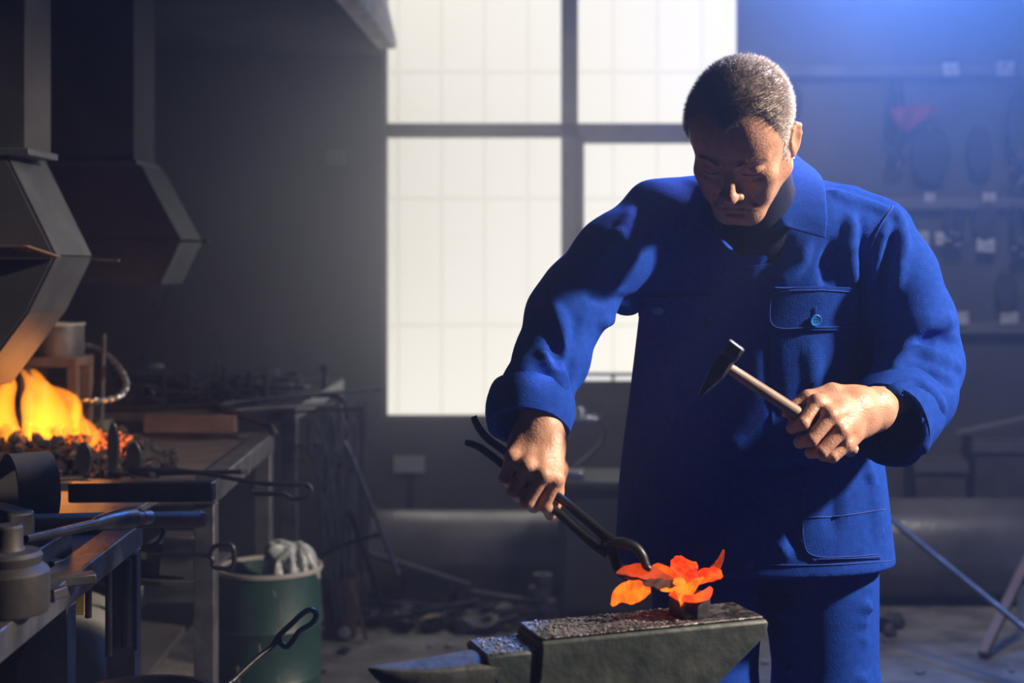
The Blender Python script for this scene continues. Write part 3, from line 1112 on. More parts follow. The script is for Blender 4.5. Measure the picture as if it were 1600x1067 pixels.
# ---- black tub with poker, green drum with bag
t = thing('quench_tub', 'round black quench tub standing under the nearest bench corner', 'tub')
MB().lathe((-.755, 2.52, 0), [(0, .0), (.128, .0), (.128, .528), (.124, .528), (.122, .02), (0, .02)], 40).build('body', M_IRON, t, angle=40)
MB().lathe((-.755, 2.52, 0), [(.122, .527), (.133, .527), (.133, .538), (.122, .538)], 40, closed=True).build('rim', M_IRON, t, angle=60)
pk = [P(352, 1080, 2.60), P(366, 1062, 2.62), P(400, 1030, 2.66), P(425, 1010, 2.69), P(436, 993, 2.70), P(455, 975, 2.72), P(475, 957, 2.74), P(488, 953, 2.75), P(494, 962, 2.75), P(486, 975, 2.74), P(468, 986, 2.72), P(455, 1004, 2.70), P(447, 1010, 2.70), P(438, 1004, 2.70), P(436, 995, 2.70)]
pk = [Vector((-.72, 2.53, .02)), Vector((-.66, 2.56, .42))] + pk
rod('loop_poker', 'black poker with twisted loop handle leaning out of the quench tub', 'poker', pk, .0055, M_IRON, sm_=5)
t = thing('steel_drum', 'scratched dark green steel drum holding a grey plastic bag', 'drum')
dc = Vector(((421 - VX) * 4.0 / F, 4.0, 0))
MB().lathe(dc, [(0, 0), (.143, 0), (.146, .008), (.143, .016), (.143, .15), (.147, .157), (.143, .164), (.143, .29), (.147, .297), (.143, .304), (.143, .448), (.139, .448), (.139, .02), (0, .02)], 56).build('body', M_GREEN, t, angle=50)
MB().lathe(dc, [(.139, .446), (.1475, .446), (.149, .452), (.1475, .458), (.139, .458)], 56, closed=True).build('rim', M_GREY, t, angle=60)
m = MB()
for i, (px, y0, y1) in enumerate(((443, 905, 915), (452, 925, 950), (449, 962, 985), (422, 985, 1005), (449, 1035, 1060), (388, 1020, 1052))):
    a, b = P(px, y0, 4.0), P(px + 3, y1, 4.0)
    for q in (a, b):
        q.y = 4.0 - math.sqrt(max(1e-4, .1438 ** 2 - (q.x - dc.x) ** 2))
    MB().tube([a, b], .0012, 5).build('paint_scratch', M_GREY, t)
bg = Grid((dc.x - .12, 3.84, .34), (dc.x + .17, 4.16, .60), .004)
bg.ell(P(452, 905, 4.0), (.078, .070, .095), k=.02)
bg.ell(P(434, 862, 4.0), (.036, .04, .035), k=.03)
bg.ell(P(470, 880, 4.0), (.042, .05, .055), k=.03)
for pts, r0, r1, op_ in (([(414, 850), (424, 838), (446, 836), (468, 850), (484, 874), (494, 900)], .010, .013, 'u'), ([(420, 862), (436, 852), (452, 856), (458, 880), (456, 905)], .009, .011, 'u'),
                         ([(430, 900), (436, 878), (448, 866)], .008, .010, 'u'), ([(466, 862), (474, 880), (478, 902)], .006, .008, 'u'), ([(426, 846), (440, 848), (460, 858), (468, 880)], .007, .005, 's'),
                         ([(440, 880), (446, 896), (448, 910)], .007, .006, 's'), ([(462, 868), (466, 890), (466, 908)], .007, .005, 's'), ([(482, 886), (486, 900)], .005, .004, 's'), ([(416, 866), (424, 880), (426, 900)], .006, .005, 's')):
    q = smoothpath([Vector((x_, y_, 0)) for x_, y_ in pts], 4)
    w_ = []
    for p in q:
        Y = surf_on(bg, p.x, p.y)
        if Y is not None:
            w_.append(P(p.x, p.y, Y))
    for i in range(len(w_) - 1):
        bg.cone(w_[i], w_[i + 1], r0 + (r1 - r0) * i / len(w_), r0 + (r1 - r0) * (i + 1) / len(w_), k=.006, op=op_)
v, f = bg.mesh(1)
tag(np_mesh('plastic_bag', v, f, M_PLASTIC), 'crumpled grey plastic bag bulging out of the green drum', 'bag')

# ---- rusty bucket with tongs and rods, rack beside the far bench
t = thing('rusty_bucket', 'rust brown bucket full of long tongs on the floor', 'bucket')
bk = Vector(((532 - VX) * 4.98 / F, 4.98, 0))
MB().lathe(bk, [(0, 0), (.056, 0), (.066, .205), (.062, .205), (.053, .012), (0, .012)], 32).build('body', M_RUST, t, angle=50)
MB().lathe(bk, [(.062, .203), (.069, .203), (.069, .212), (.062, .212)], 32, closed=True).build('rim', M_RUST, t, angle=50)
MB().lathe(bk + Vector((.02, -.053, .03)), [(0, 0), (.02, 0), (.02, .005), (0, .005)], 16, axis=(.35, -1, .05)).build('paint_splash', M_WHITE, t)


M_TONG = mat('bluish_lit_steel', (.13, .15, .165), .4, .6, second=(.2, .22, .24), scale=25)  # paler and bluer than the other iron, bluish light put into the colour


def tongs(label, base, top, spread, hx, m=M_TONG, r=.0055):
    """blacksmith tongs standing on their reins, jaws up"""
    t = thing('tongs', label, 'tongs', 'long tongs standing in the bucket')
    base, top = Vector(base), Vector(top)
    d = (top - base).normalized()
    s = d.cross(Vector((0, 1, 0))).normalized()
    piv = base.lerp(top, .76)
    for sg in (-1, 1):
        jaw = [base + s * sg * spread, base.lerp(top, .4) + s * sg * spread * .8, piv - s * sg * .004, piv.lerp(top, .4) - s * sg * hx, piv.lerp(top, .75) - s * sg * hx * .9, top - s * sg * .006]
        MB().tube(smoothpath(jaw, 5), [r] * 11 + [r * 1.3] * 5 + [r * 1.1] * 10, 8).build('rein', m, t)
    MB().tube([piv - Vector((0, .012, 0)), piv + Vector((0, .012, 0))], .009, 12).build('rivet', M_IRON, t)
    return t


for i, (bx, by, tx, ty, Yt, sp, hx, lab) in enumerate((
        (520, 965, 490, 655, 4.86, .012, .020, 'tongs leaning furthest towards the far bench leg in the bucket'),
        (528, 970, 512, 640, 4.92, .014, .018, 'tall tongs with rounded jaws at the back of the bucket'),
        (535, 965, 530, 645, 4.98, .012, .022, 'tongs standing straight in the middle of the bucket'),
        (542, 968, 552, 655, 4.95, .013, .016, 'tongs with narrow jaws at the window side of the bucket'),
        (538, 960, 500, 690, 4.70, .010, .020, 'lowest pair of tongs crossing the others in the bucket'))):
    b = P(bx, by, 4.98)
    b.z = .03
    b.x = bk.x + (bx - 532) * .0012
    b.y = bk.y + (-.030, .034, .0, .016, -.044)[i]
    tongs(lab, b, P(tx, ty, Yt), sp, hx)
for i, (bx, tx, ty, Yt, lab) in enumerate(((515, 497, 735, 4.95, 'short dark rod at the left rim of the bucket'), (524, 508, 700, 5.03, 'dark rod behind the tongs in the bucket'), (548, 556, 700, 5.02, 'dark rod at the right rim of the bucket'))):
    b = Vector((bk.x + (bx - 532) * .0016, bk.y + .03, .02))
    tag(MB().tube([b, P(tx, ty, Yt)], .006, 8).build('bucket_rod', M_TONG), lab, 'rod', 'rods in the bucket')
rod('tong_rein', 'single bent rein leaning out over the bucket towards the window', 'rod', [P(537, 690, 4.62), P(548, 712, 4.62), P(580, 790, 4.64), P(622, 897, 4.66)], [.008] * 13, M_TONG)
rod('hooked_bar', 'dark bar with a curled end crossing the front of the tongs', 'bar', [P(500, 868, 4.80), P(540, 850, 4.80), P(580, 838, 4.78), P(596, 836, 4.77), P(601, 846, 4.76)], .0075, M_IRON)
a, b = P(556, 890, 5.02), P(606, 972, 5.18)
b.z = .012
tag(MB().beam(b, P(548, 800, 4.95), .022, .01).build('floor_bar', M_IRON2), 'flat bar with its foot on the floor leaning behind the bucket', 'iron bar')
tag(MB().beam(Vector((P(572, 0, 4.9).x, 4.9, .012)), P(548, 905, 4.885), .02, .012).build('wood_strip', M_WOOD), 'pale wood strip leaning on the rusty bucket', 'wood')
t = thing('tool_rack', 'bent iron rack with upright pegs at the end of the far bench', 'rack')
rod('rail', '', '', [P(500, 640, 5.2), P(568, 642, 5.2)], .006, M_IRON2, parent=t)
for px in (519, 531, 560, 570):
    rod('peg', '', '', [P(px, 690, 5.2), P(px, 625, 5.2)], .006, M_IRON2, parent=t)
for px in (510, 566):
    p0 = P(px, 640, 5.2)
    rod('post', '', '', [Vector((p0.x, p0.y, 0)), p0], .009, M_IRON2, parent=t, sm_=0)
m = MB()
q = P(470, 708, 4.40)
m.tube([q + Vector((math.cos(a) * .024, 0, math.sin(a) * .024)) for a in [2 * math.pi * k / 28 for k in range(25)]], .004, 8)
m.tube([q + Vector((.022, 0, .010)), q + Vector((.030, 0, .034))], .0065, 8)
m.build('shackle', M_IRON2)
tag(bpy.data.objects['shackle'], 'small round shackle fixed at the far bench leg', 'shackle')
# ================================================================= along the back wall
M_PAPER = mat('grey_notice_paper', (.34, .32, .30), .9, second=(.42, .40, .38), scale=60)
M_CAB = mat('dark_cabinet_paint', (.035, .036, .038), .6, .1, second=(.05, .05, .05), scale=6)
M_PIPE = mat('dusty_pipe', (.15, .145, .14), .26, .4, second=(.24, .23, .22), scale=5, bump=.15)
n = MB().span(P(615, 0, 5.97).x, P(663, 0, 5.97).x, 5.975, 5.985, P(0, 738, 5.975).z, P(0, 712, 5.975).z).build('notice', M_PAPER)
tag(n, 'small blank grey notice fixed on the wall below the window', 'notice')
o = MB().tube([P(645, 738, 5.98), P(647, 800, 5.98)], .006, 8).build('wall_cable', M_IRON2)
tag(o, 'thin cable running down the wall from the notice', 'cable')
r = .170
yp = 5.6
t = thing('long_pipe', 'long dusty steel pipe lying on the floor below the window', 'pipe')
MB().lathe((P(585, 0, yp).x, yp, r), [(r - .01, 0), (r, 0), (r, 1.05), (r - .01, 1.05)], 48, axis=(1, 0, 0), closed=True).build('body', M_PIPE, t, angle=50)
r = .196
t = thing('fat_pipe', 'fat dark steel pipe lying on the floor behind the man beside the wall', 'pipe')
MB().lathe((1.05, 5.55, r), [(r - .012, 0), (r, 0), (r, 1.7), (r - .012, 1.7)], 48, axis=(1, 0, 0), closed=True).build('body', M_PIPE, t, angle=50)

t = thing('steel_cabinet', 'low dark steel cabinet behind the anvil and the man', 'cabinet')
MB().span(-.028, .98, 5.12, 5.42, .02, .50).build('body', M_CAB, t, bevel=.006)
MB().span(-.045, 1.0, 5.09, 5.44, .50, .525).build('top', M_CAB, t, bevel=.004)
for x0, x1 in ((-.01, .46), (.48, .96)):
    d = MB().span(x0, x1, 5.108, 5.12, .06, .47).build('door', M_CAB, t, bevel=.003)
    MB().span(x1 - .05, x1 - .035, 5.09, 5.108, .24, .32).build('handle', M_IRON2, d, bevel=.002)
t = thing('bent_clamp', 'curved steel clamp with bright jaws standing on the dark cabinet', 'clamp')
yc = 5.2
MB().tube(smoothpath([P(925, 648, yc), P(938, 656, yc), P(945, 675, yc), P(936, 697, yc), P(912, 719, yc), P(900, 728, yc)], 5), .013, 10, flat=.5).build('bow', M_IRON2, t)
MB().span(P(893, 0, yc).x, P(933, 0, yc).x, yc - .04, yc + .04, P(0, 657, yc).z, P(0, 651, yc).z).build('upper_jaw', M_BRIGHT, t, bevel=.003)
MB().lathe((P(907, 0, yc).x, yc, P(0, 651, yc).z), [(0, 0), (.026, 0), (.018, .02), (.01, .035), (0, .035)], 20).build('screw_head', M_BRIGHT, t)
q = P(893, 738, yc)
MB().span(P(877, 0, yc).x, P(911, 0, yc).x, yc - .045, yc + .045, .525, .553).build('base', M_BRIGHT, t, bevel=.004)

# ---- scrap on the floor under the window
rs = random.Random(21)
for i in range(46):
    px = rs.uniform(565, 870)
    Y = rs.uniform(5.02, 5.36)
    x = (px - VX) * Y / F
    if x > -.08:
        x = -.1 - rs.random() * .3
    a = rs.uniform(-.5, .5)
    if i % 3 == 0:
        L = rs.uniform(.12, .34)
        d = Vector((math.cos(a) * L / 2, math.sin(a) * L / 4, rs.uniform(-.02, .04)))
        o = MB().beam(Vector((x, Y, .045)) - d, Vector((x, Y, .045)) + d, rs.uniform(.012, .03), rs.uniform(.008, .02)).build('floor_scrap_bar', M_IRON2 if rs.random() < .5 else M_IRON, bevel=.002)
        tag(o, 'dark scrap bar lying in the heap below the window', 'scrap iron', 'scrap bars on the floor')
    elif i % 3 == 1:
        o = MB().rock((x, Y, .03), rs.uniform(.022, .05), seed=i + 60, squash=(1.3, 1, .75)).build('floor_scrap_chunk', M_IRON2 if rs.random() < .4 else M_IRON, smooth=False)
        tag(o, 'dark iron chunk lying in the heap below the window', 'scrap iron', 'iron chunks on the floor')
    else:
        r = rs.uniform(.025, .05)
        o = MB().lathe((x, Y, rs.uniform(0, .03)), [(r * .55, 0), (r, 0), (r, r * .7), (r * .55, r * .7)], 20, axis=(rs.uniform(-.4, .4), rs.uniform(-.5, 0), 1), closed=True).build('floor_scrap_ring', M_IRON, angle=40)
        tag(o, 'dark iron ring lying in the heap below the window', 'iron ring', 'iron rings on the floor')
for i, (px, z, r) in enumerate(((845, .03, .05), (850, .085, .045), (843, .135, .04), (848, .18, .036))):
    o = MB().lathe((P(px, 0, 5.1).x, 5.1, z - .02), [(r * .4, 0), (r, 0), (r, .035), (r * .4, .035)], 24, closed=True).build('iron_disc', M_IRON2, angle=40)
    tag(o, ('bottom disc', 'second disc from the bottom', 'third disc from the bottom', 'top disc')[i] + ' of the small iron stack before the cabinet', 'iron disc', 'stacked iron discs')
for i, (x0, y0, x1, y1, Y, w_, lab) in enumerate(((575, 865, 735, 915, 5.3, .03, 'long dark bar slanting across the scrap below the pipe'), (735, 925, 860, 945, 5.15, .026, 'curved bar end lying before the scrap heap'), (650, 968, 790, 972, 5.12, .03, 'flat bar lying on the floor in front of the scrap'))):
    a, b = P(x0, y0, Y), P(x1, y1, Y)
    b.z = max(b.z, .02)
    a.z = max(a.z, .02)
    tag(MB().beam(a, b, w_, .02).build('long_scrap_bar', M_IRON2, bevel=.003), lab, 'iron bar')
for i, (x0, x1, z1, lab) in enumerate(((632, 705, .15, 'square grey sheet standing behind the scrap below the window'), (715, 800, .14, 'wider grey sheet standing behind the scrap below the window'))):
    tag(MB().span(P(x0, 0, 5.38).x, P(x1, 0, 5.38).x, 5.375, 5.39, 0, z1).build('steel_sheet', M_DARKSHEET), lab, 'steel sheet')
tag(MB().tube(smoothpath([P(655, 970, 5.0), P(668, 964, 5.0), P(688, 961, 5.0)], 4), [.006] * 3 + [.012] * 3 + [.008] * 3, 7, flat=.5).build('wood_chip', mat('pale_wood', (.45, .33, .2), .8)), 'pale curled wood chip on the floor before the scrap', 'wood chip')
for i in range(22):
    Y = rs.uniform(4.5, 5.0)
    x = rs.uniform(-.95, 1.6)
    o = MB().rock((x, Y, .006), rs.uniform(.006, .016), seed=i + 120, squash=(1.3, 1, .6)).build('floor_pebble', M_GREY if i % 3 else M_IRON, smooth=False)
    tag(o, 'small chip of slag lying loose on the earth floor', 'slag chip', 'slag chips on the floor')

# ---- the wall of hanging patterns and tools at the right
M_TAG = mat('paper_tag', (.50, .50, .52), .8, second=(.34, .34, .36), scale=45, lo=.45, hi=.6)
yw = 5.985
for py, lab in ((112, 'upper grey batten carrying tags on the wall right of the window'), (318, 'middle grey batten with tools on the wall right of the window'), (512, 'lowest grey batten on the wall behind the man')):
    tag(MB().span(.80, 2.9, yw - .03, yw, P(0, py + 9, yw).z, P(0, py - 9, yw).z).build('wall_batten', mat('batten_wood', (.10, .10, .10), .8, second=(.14, .14, .14), scale=8), bevel=.003), lab, 'batten', 'battens on the wall')
tagpos = [(1486, 108, 24, 20), (1571, 107, 26, 22), (1437, 372, 28, 22), (1476, 372, 28, 20), (1540, 383, 28, 22), (1592, 384, 20, 18), (1546, 308, 20, 14), (1453, 308, 16, 14), (1502, 497, 22, 20), (1577, 497, 28, 18)]
where = ['upper batten nearer the window', 'upper batten further from the window', 'wall nearest to the man shoulder', 'wall second from the man shoulder', 'wall lower than its two neighbours', 'wall at the picture edge', 'middle batten further right', 'middle batten behind the shoulder', 'lowest batten beside the sleeve', 'lowest batten further from the sleeve']
for (px, py, w_, h_), wl in zip(tagpos, where):
    c = P(px, py, yw - .035)
    o = thing('paper_tag', 'small pale paper tag on the ' + wl, 'tag', 'paper tags on the wall')
    MB().box(c, (w_ * c.y / F, .003, h_ * c.y / F), (0, random.uniform(-.08, .08), 0)).build('sheet', M_TAG, o)
    MB().tube([c + Vector((0, -.004, h_ * .4 * c.y / F)), c + Vector((0, .035, h_ * .45 * c.y / F))], .0035, 6).build('pin', M_IRON2, o)


def hanging_tongs(label, px, py, length, w_):
    t = thing('wall_tongs', label, 'tongs', 'tools hanging on the wall')
    top = P(px, py, yw - .05)
    for sg in (-1, 1):
        pts = [top + Vector((sg * .012, 0, 0)), top + Vector((sg * w_, 0, -length * .3)), top + Vector((sg * w_ * .9, 0, -length * .62)), top + Vector((-sg * .006, 0, -length * .8)), top + Vector((-sg * .03, 0, -length * .92)), top + Vector((-sg * .008, 0, -length))]
        MB().tube(smoothpath(pts, 4), .012, 8).build('rein', M_IRON, t)
    MB().tube([top + Vector((0, -.015, -length * .8)), top + Vector((0, .05, -length * .8))], .016, 10).build('rivet', M_IRON, t)
    MB().tube([top + Vector((-.03, .0, -.005)), top + Vector((-.03, .05, .012))], .006, 6).build('peg', M_IRON2, t)
    return t


def horse_collar(label, px, py, rx, rz):
    t = thing('oval_pattern', label, 'pattern', 'tools hanging on the wall')
    c = P(px, py, yw - .02)
    prof = [Vector((c.x + math.cos(a) * rx, c.y - .02, c.z + math.sin(a) * rz)) for a in [2 * math.pi * k / 32 for k in range(32)]]
    MB().prism(prof, (0, .03, 0)).build('plate', M_SOOT, t, bevel=.004)
    MB().tube([Vector((c.x, c.y - .03, c.z + rz * .85)), Vector((c.x, c.y + .03, c.z + rz * .85))], .008, 8).build('nail', M_IRON2, t)
    return t


horse_collar('large dark oval pattern hanging on the wall below the red rag', 1452, 240, .085, .125)
horse_collar('narrow dark oval pattern hanging right of the large one', 1528, 235, .055, .11)
horse_collar('small dark oval pattern hanging under the middle batten', 1537, 348, .05, .075)
horse_collar('lower dark oval pattern hanging near the picture edge', 1572, 455, .05, .085)
horse_collar('dark oval pattern hanging right beside the window', 1235, 165, .05, .10)
hanging_tongs('long tongs hanging from the upper batten at the picture edge', 1590, 130, .42, .04)
hanging_tongs('tongs hanging from the upper batten beside the large oval', 1400, 128, .36, .03)
hanging_tongs('tongs hanging from the middle batten at the picture edge', 1592, 325, .20, .03)
hanging_tongs('short tongs hanging from the middle batten behind the sleeve', 1490, 325, .16, .03)
rg = MB()
a, b, c = P(1385, 166, 5.93), P(1474, 164, 5.93), P(1413, 208, 5.92)
mid = [a.lerp(b, t) + Vector((0, .012 * math.sin(t * 14), -.006 * math.sin(t * 9))) for t in np.linspace(0, 1, 12)]
low = [a.lerp(c, t * 2) if t < .5 else c.lerp(b, t * 2 - 1) for t in np.linspace(0, 1, 12)]
low = [p + Vector((0, .012 * math.sin(i * 1.3), -.004)) for i, p in enumerate(low)]
back = [p + Vector((0, .006, 0)) for p in mid], [p + Vector((0, .006, 0)) for p in low]
rg.loft([mid, low, back[1], back[0], mid], cap=False, closed=False)
tag(rg.build('red_rag', mat('red_cloth', (.17, .018, .03), .9, second=(.22, .03, .04), scale=20)), 'triangular red rag pinned to the wall right of the window', 'rag')
br = MB()
for px in (513, 534):
    br.lathe(P(px, 245, 5.96), [(0, 0), (.014, 0), (.010, .035), (0, .035)], 12, axis=(0, -1, 0))
br.span(P(508, 0, 5.98).x, P(539, 0, 5.98).x, 5.97, 5.99, P(0, 258, 5.98).z, P(0, 236, 5.98).z)
tag(br.build('wall_bracket', M_GREY, bevel=.002), 'small pale bracket with two knobs on the grey wall left of the window', 'bracket')

# ---- right of the man
a, b = Vector((P(1784, 0, 4.0).x, 4.0, .012)), Vector((.985, 5.075, .535))
tag(MB().tube([a, b], .011, 10).build('long_bar', M_STEEL), 'long bright bar leaning from the floor behind the man', 'iron bar')
a, b = P(1535, 990, 4.7), P(1604, 880, 5.0)
a.z = .015
tag(MB().beam(a, b.lerp(a, -.35), .035, .022).build('leaning_plank', M_WOOD, bevel=.003), 'brown plank leaning at the right by the fat pipe', 'plank')
o = MB().lathe((P(1606, 0, 5.0).x, 5.0, 0), [(0, 0), (.035, 0), (.035, .17), (.03, .175), (.028, .165), (.0, .16)], 20).build('white_tin', M_WHITE, angle=40)
tag(o, 'white tin standing on the floor at the far right beside the leaning plank', 'tin')
for i, (x0, x1, y0, y1, z, lab) in enumerate(((1.42, 1.62, 5.77, 5.97, .52, 'dark wooden crate behind the fat pipe nearest to the man'), (1.66, 2.0, 5.78, 5.97, .60, 'taller dark crate behind the fat pipe at the right'))):
    t = thing('wooden_crate', lab, 'crate', 'crates behind the fat pipe')
    MB().span(x0, x1, y0, y1, 0, z).build('body', mat('crate_wood', (.05, .048, .045), .85, second=(.085, .08, .07), scale=10), t, bevel=.004)
    MB().span(x0 - .01, x1 + .01, y0 - .012, y0, z - .06, z - .015).build('slat', mat('crate_slat', (.11, .105, .10), .85), t, bevel=.002)
tag(MB().beam(Vector((1.60, 5.84, .615)), Vector((1.98, 5.88, .69)), .03, .012).build('scrap_strip', M_GREY), 'pale metal strip lying on the taller crate', 'metal strip')
for i, (px, Y, r) in enumerate(((1385, 5.05, .05), (1400, 5.1, .035), (1392, 5.0, .03))):
    o = MB().rock((P(px, 0, Y).x, Y, r * .6), r, seed=200 + i).build('slag_lump', M_IRON2, smooth=False)
    tag(o, 'dark slag lump on the floor beside the man leg', 'slag', 'slag lumps beside the leg')
# ================================================================= anvil, die, glowing flower, tongs, hammer
M_ANVIL = mat('green_grey_anvil', (.030, .046, .046), .55, .2, second=(.070, .086, .085), scale=16, bump=.25, bscale=40)
M_FACE = mat('scaly_anvil_face', (.045, .046, .05), .42, .6, second=(.22, .22, .235), scale=42, bump=.6, bscale=120, lo=.42, hi=.62)
M_SCALE = mat('forge_scale', (.10, .10, .105), .4, .5, second=(.34, .34, .36), scale=90)
M_STUMP = mat('stump_wood', (.07, .05, .035), .85, second=(.13, .095, .07), scale=6, bump=.4)
AZ = .768
AO = Vector((-.036, 2.01, AZ))
AU = Vector((.934, .358, 0)).normalized()
AN = Vector((-AU.y, AU.x, 0))


def AP(s, n, z):
    return AO + AU * s + AN * n + Vector((0, 0, z))


anv = thing('anvil', 'heavy green grey anvil with its pointed horn towards the benches', 'anvil')
W = .105
side = [(0, 0), (.363, 0), (.366, -.006), (.362, -.025), (.262, -.105), (.225, -.15), (.215, -.20), (.24, -.235), (.30, -.255), (.30, -.30), (-.13, -.30), (-.13, -.255), (-.07, -.235), (-.04, -.20), (-.045, -.14), (-.02, -.09), (-.004, -.05)]
m = MB()
secs = []
for nn, sh in ((0, 1.0), (W, 1.0)):
    secs.append([AP(s, nn, z) for s, z in side])
m.prism(secs[0], AN * W)
m.build('body', M_ANVIL, anv, bevel=.006, seg=3)
m = MB()
m.prism([AP(s, n_, .0005) for s, n_ in ((.002, .004), (.358, .004), (.358, W - .004), (.002, W - .004))], (0, 0, .004))
m.build('face', M_FACE, anv, bevel=.002)['label'] = 'worn anvil face strewn with bright scale'
m = MB()
m.prism([AP(s, .006, z) for s, z in ((-.004, -.013), (-.075, -.013), (-.082, -.018), (-.06, -.07), (-.03, -.11), (-.004, -.12))], AN * (W - .012))
m.build('cutting_table', M_ANVIL, anv, bevel=.005, seg=3)
m = MB()
rings = []
for s, hw, dep, top in ((-.05, .046, .115, -.016), (-.09, .043, .100, -.018), (-.13, .038, .084, -.019), (-.17, .030, .064, -.019), (-.20, .021, .045, -.018), (-.222, .013, .027, -.017), (-.236, .007, .014, -.016), (-.243, .002, .004, -.017)):
    nc = W * .5 + (s + .05) * .16
    ring = []
    for k in range(20):
        a = 2 * math.pi * k / 20
        x_, z_ = math.cos(a), math.sin(a)
        zz = top + (z_ * .14 * dep if z_ > 0 else z_ * dep * (1 - .12)) - .14 * dep
        ring.append(AP(s, nc + x_ * hw, zz))
    rings.append(ring)
m.loft(rings)
m.build('horn', mat('dark_horn', (.022, .028, .029), .6, .1, second=(.045, .052, .053), scale=18, bump=.25), anv, angle=60)
m = MB()
m.lathe(AP(.335, .05, .0046), [(0, 0), (.008, 0), (.008, .0006), (0, .0006)], 16)
m.build('pritchel_hole', mat('hole_black', (.004, .004, .004), .9), anv)
m = MB()
rf = random.Random(4)
for i in range(700):
    s, n_ = rf.uniform(.01, .25) if i < 560 else rf.uniform(-.07, .0), rf.uniform(.008, W - .008)
    zt = .0045 if s > 0 else -.013
    p = AP(s, n_, zt)
    r = rf.uniform(.0008, .0026)
    m.box(p + Vector((0, 0, r * .3)), (r * 2, r * 1.5, r * .8), (rf.uniform(-.3, .3), rf.uniform(-.3, .3), rf.uniform(0, 3)))
tag(m.build('forge_scale', M_SCALE, smooth=False), 'flakes of bright forge scale scattered over the anvil face', 'scale', kind='stuff')
st = thing('stump', 'thick wooden stump carrying the anvil', 'stump')
c = AP(.1, W / 2, 0)
MB().lathe((c.x, c.y, 0), [(0, 0), (.27, 0), (.262, .05), (.255, .43), (.25, AZ - .30), (0, AZ - .30)], 48).build('block', M_STUMP, st, angle=50)
MB().lathe((c.x, c.y, .36), [(.258, 0), (.262, 0), (.262, .04), (.258, .04)], 48, closed=True).build('band', M_IRON, st, angle=50)

dc_ = AP(.256, .048, .0045)
m = MB()
m.lathe(dc_, [(.016, 0), (.030, 0), (.0315, .004), (.0315, .026), (.0285, .033), (.022, .033), (.016, .020)], 10, closed=True)
o = m.build('bottom_die', mat('worn_die', (.055, .055, .058), .38, .7, second=(.10, .10, .105), scale=30, bump=.3), angle=25)
tag(o, 'short faceted steel die ring standing on the anvil under the flower', 'die')


RED = 2.2          # hot iron is far redder than the picture can show


def hot_iron(name, c0, c1, s0, s1, scale=45, lo=.35, hi=.65, dark=.0):
    m = bpy.data.materials.new(name)
    m.use_nodes = True
    nt = m.node_tree
    b = nt.nodes['Principled BSDF']
    b.inputs['Base Color'].default_value = (.03, .014, .010, 1)
    b.inputs['Roughness'].default_value = .8
    b.inputs['Specular IOR Level'].default_value = .15
    tc = nt.nodes.new('ShaderNodeTexCoord')
    n = nt.nodes.new('ShaderNodeTexNoise')
    n.inputs['Scale'].default_value = scale
    n.inputs['Detail'].default_value = 5
    nt.links.new(tc.outputs['Object'], n.inputs['Vector'])
    r = nt.nodes.new('ShaderNodeValToRGB')
    r.color_ramp.elements[0].position, r.color_ramp.elements[1].position = lo, hi
    r.color_ramp.elements[0].color = (c0[0] * s0 * RED, c0[1] * s0, c0[2] * s0, 1)
    r.color_ramp.elements[1].color = (c1[0] * s1 * RED, c1[1] * s1, c1[2] * s1, 1)
    nt.links.new(n.outputs['Fac'], r.inputs[0])
    nt.links.new(r.outputs[0], b.inputs['Emission Color'])
    b.inputs['Emission Strength'].default_value = 1.0
    bp = nt.nodes.new('ShaderNodeBump')
    bp.inputs['Strength'].default_value = .5
    bp.inputs['Distance'].default_value = .004
    nt.links.new(n.outputs['Fac'], bp.inputs['Height'])
    nt.links.new(bp.outputs[0], b.inputs['Normal'])
    return m


HOT = hot_iron('yellow_hot_iron', (1, .10, .008), (1, .30, .016), .9, 1.35)
ORANGE = hot_iron('orange_hot_iron', (.75, .045, .008), (1, .16, .006), .65, 1.1)
DULL = hot_iron('dull_red_iron', (.20, .030, .006), (.46, .080, .008), .55, .8, scale=35)
COOL = hot_iron('cooled_grey_iron', (.04, .035, .03), (.09, .06, .045), .18, .5, scale=60)
fl = thing('iron_flower', 'glowing orange forged iron flower held by the tongs over the anvil', 'flower')


def petal(center, width, cross, m, cup=.2, ripple=.0, nm='petal', seed=0, thick=.0022, label=None):
    """curved leaf of iron: centre line in space, half width (m) along it, cross = direction across"""
    q = smoothpath(center, 5)
    n_ = len(q)
    ws = np.interp(np.linspace(0, 1, n_), np.linspace(0, 1, len(width)), width)
    rr = random.Random(seed)
    M_ = 8
    top, bot = [], []
    for i, p in enumerate(q):
        t = (q[min(i + 1, n_ - 1)] - q[max(i - 1, 0)]).normalized()
        c = Vector(cross[0]).lerp(Vector(cross[1]), i / (n_ - 1)) if isinstance(cross[0], (tuple, list, Vector)) else Vector(cross)
        c = (c - t * c.dot(t)).normalized()
        nn = t.cross(c).normalized()
        if nn.z < 0:
            nn = -nn
        a, b = [], []
        for j in range(M_ + 1):
            f = j / M_ * 2 - 1
            w_ = ws[i] * (1 + .035 * math.sin(i * 1.7 + seed + (3 if f > 0 else 0)) * abs(f))
            z = cup * ws[i] * f * f + ripple * math.sin(i * 1.3 + f * 3 + seed) * ws[i]
            pt = p + c * f * w_ + nn * z
            k = 1 - .6 * abs(f) ** 4
            a.append(pt + nn * thick * .5 * k)
            b.append(pt - nn * thick * .5 * k)
        top.append(a)
        bot.append(b)
    m_ = MB()
    m_.loft([a + b[::-1] for a, b in zip(top, bot)], cap=True)
    o = m_.build(nm, m, fl, angle=70)
    if label:
        o['label'] = label
    return o


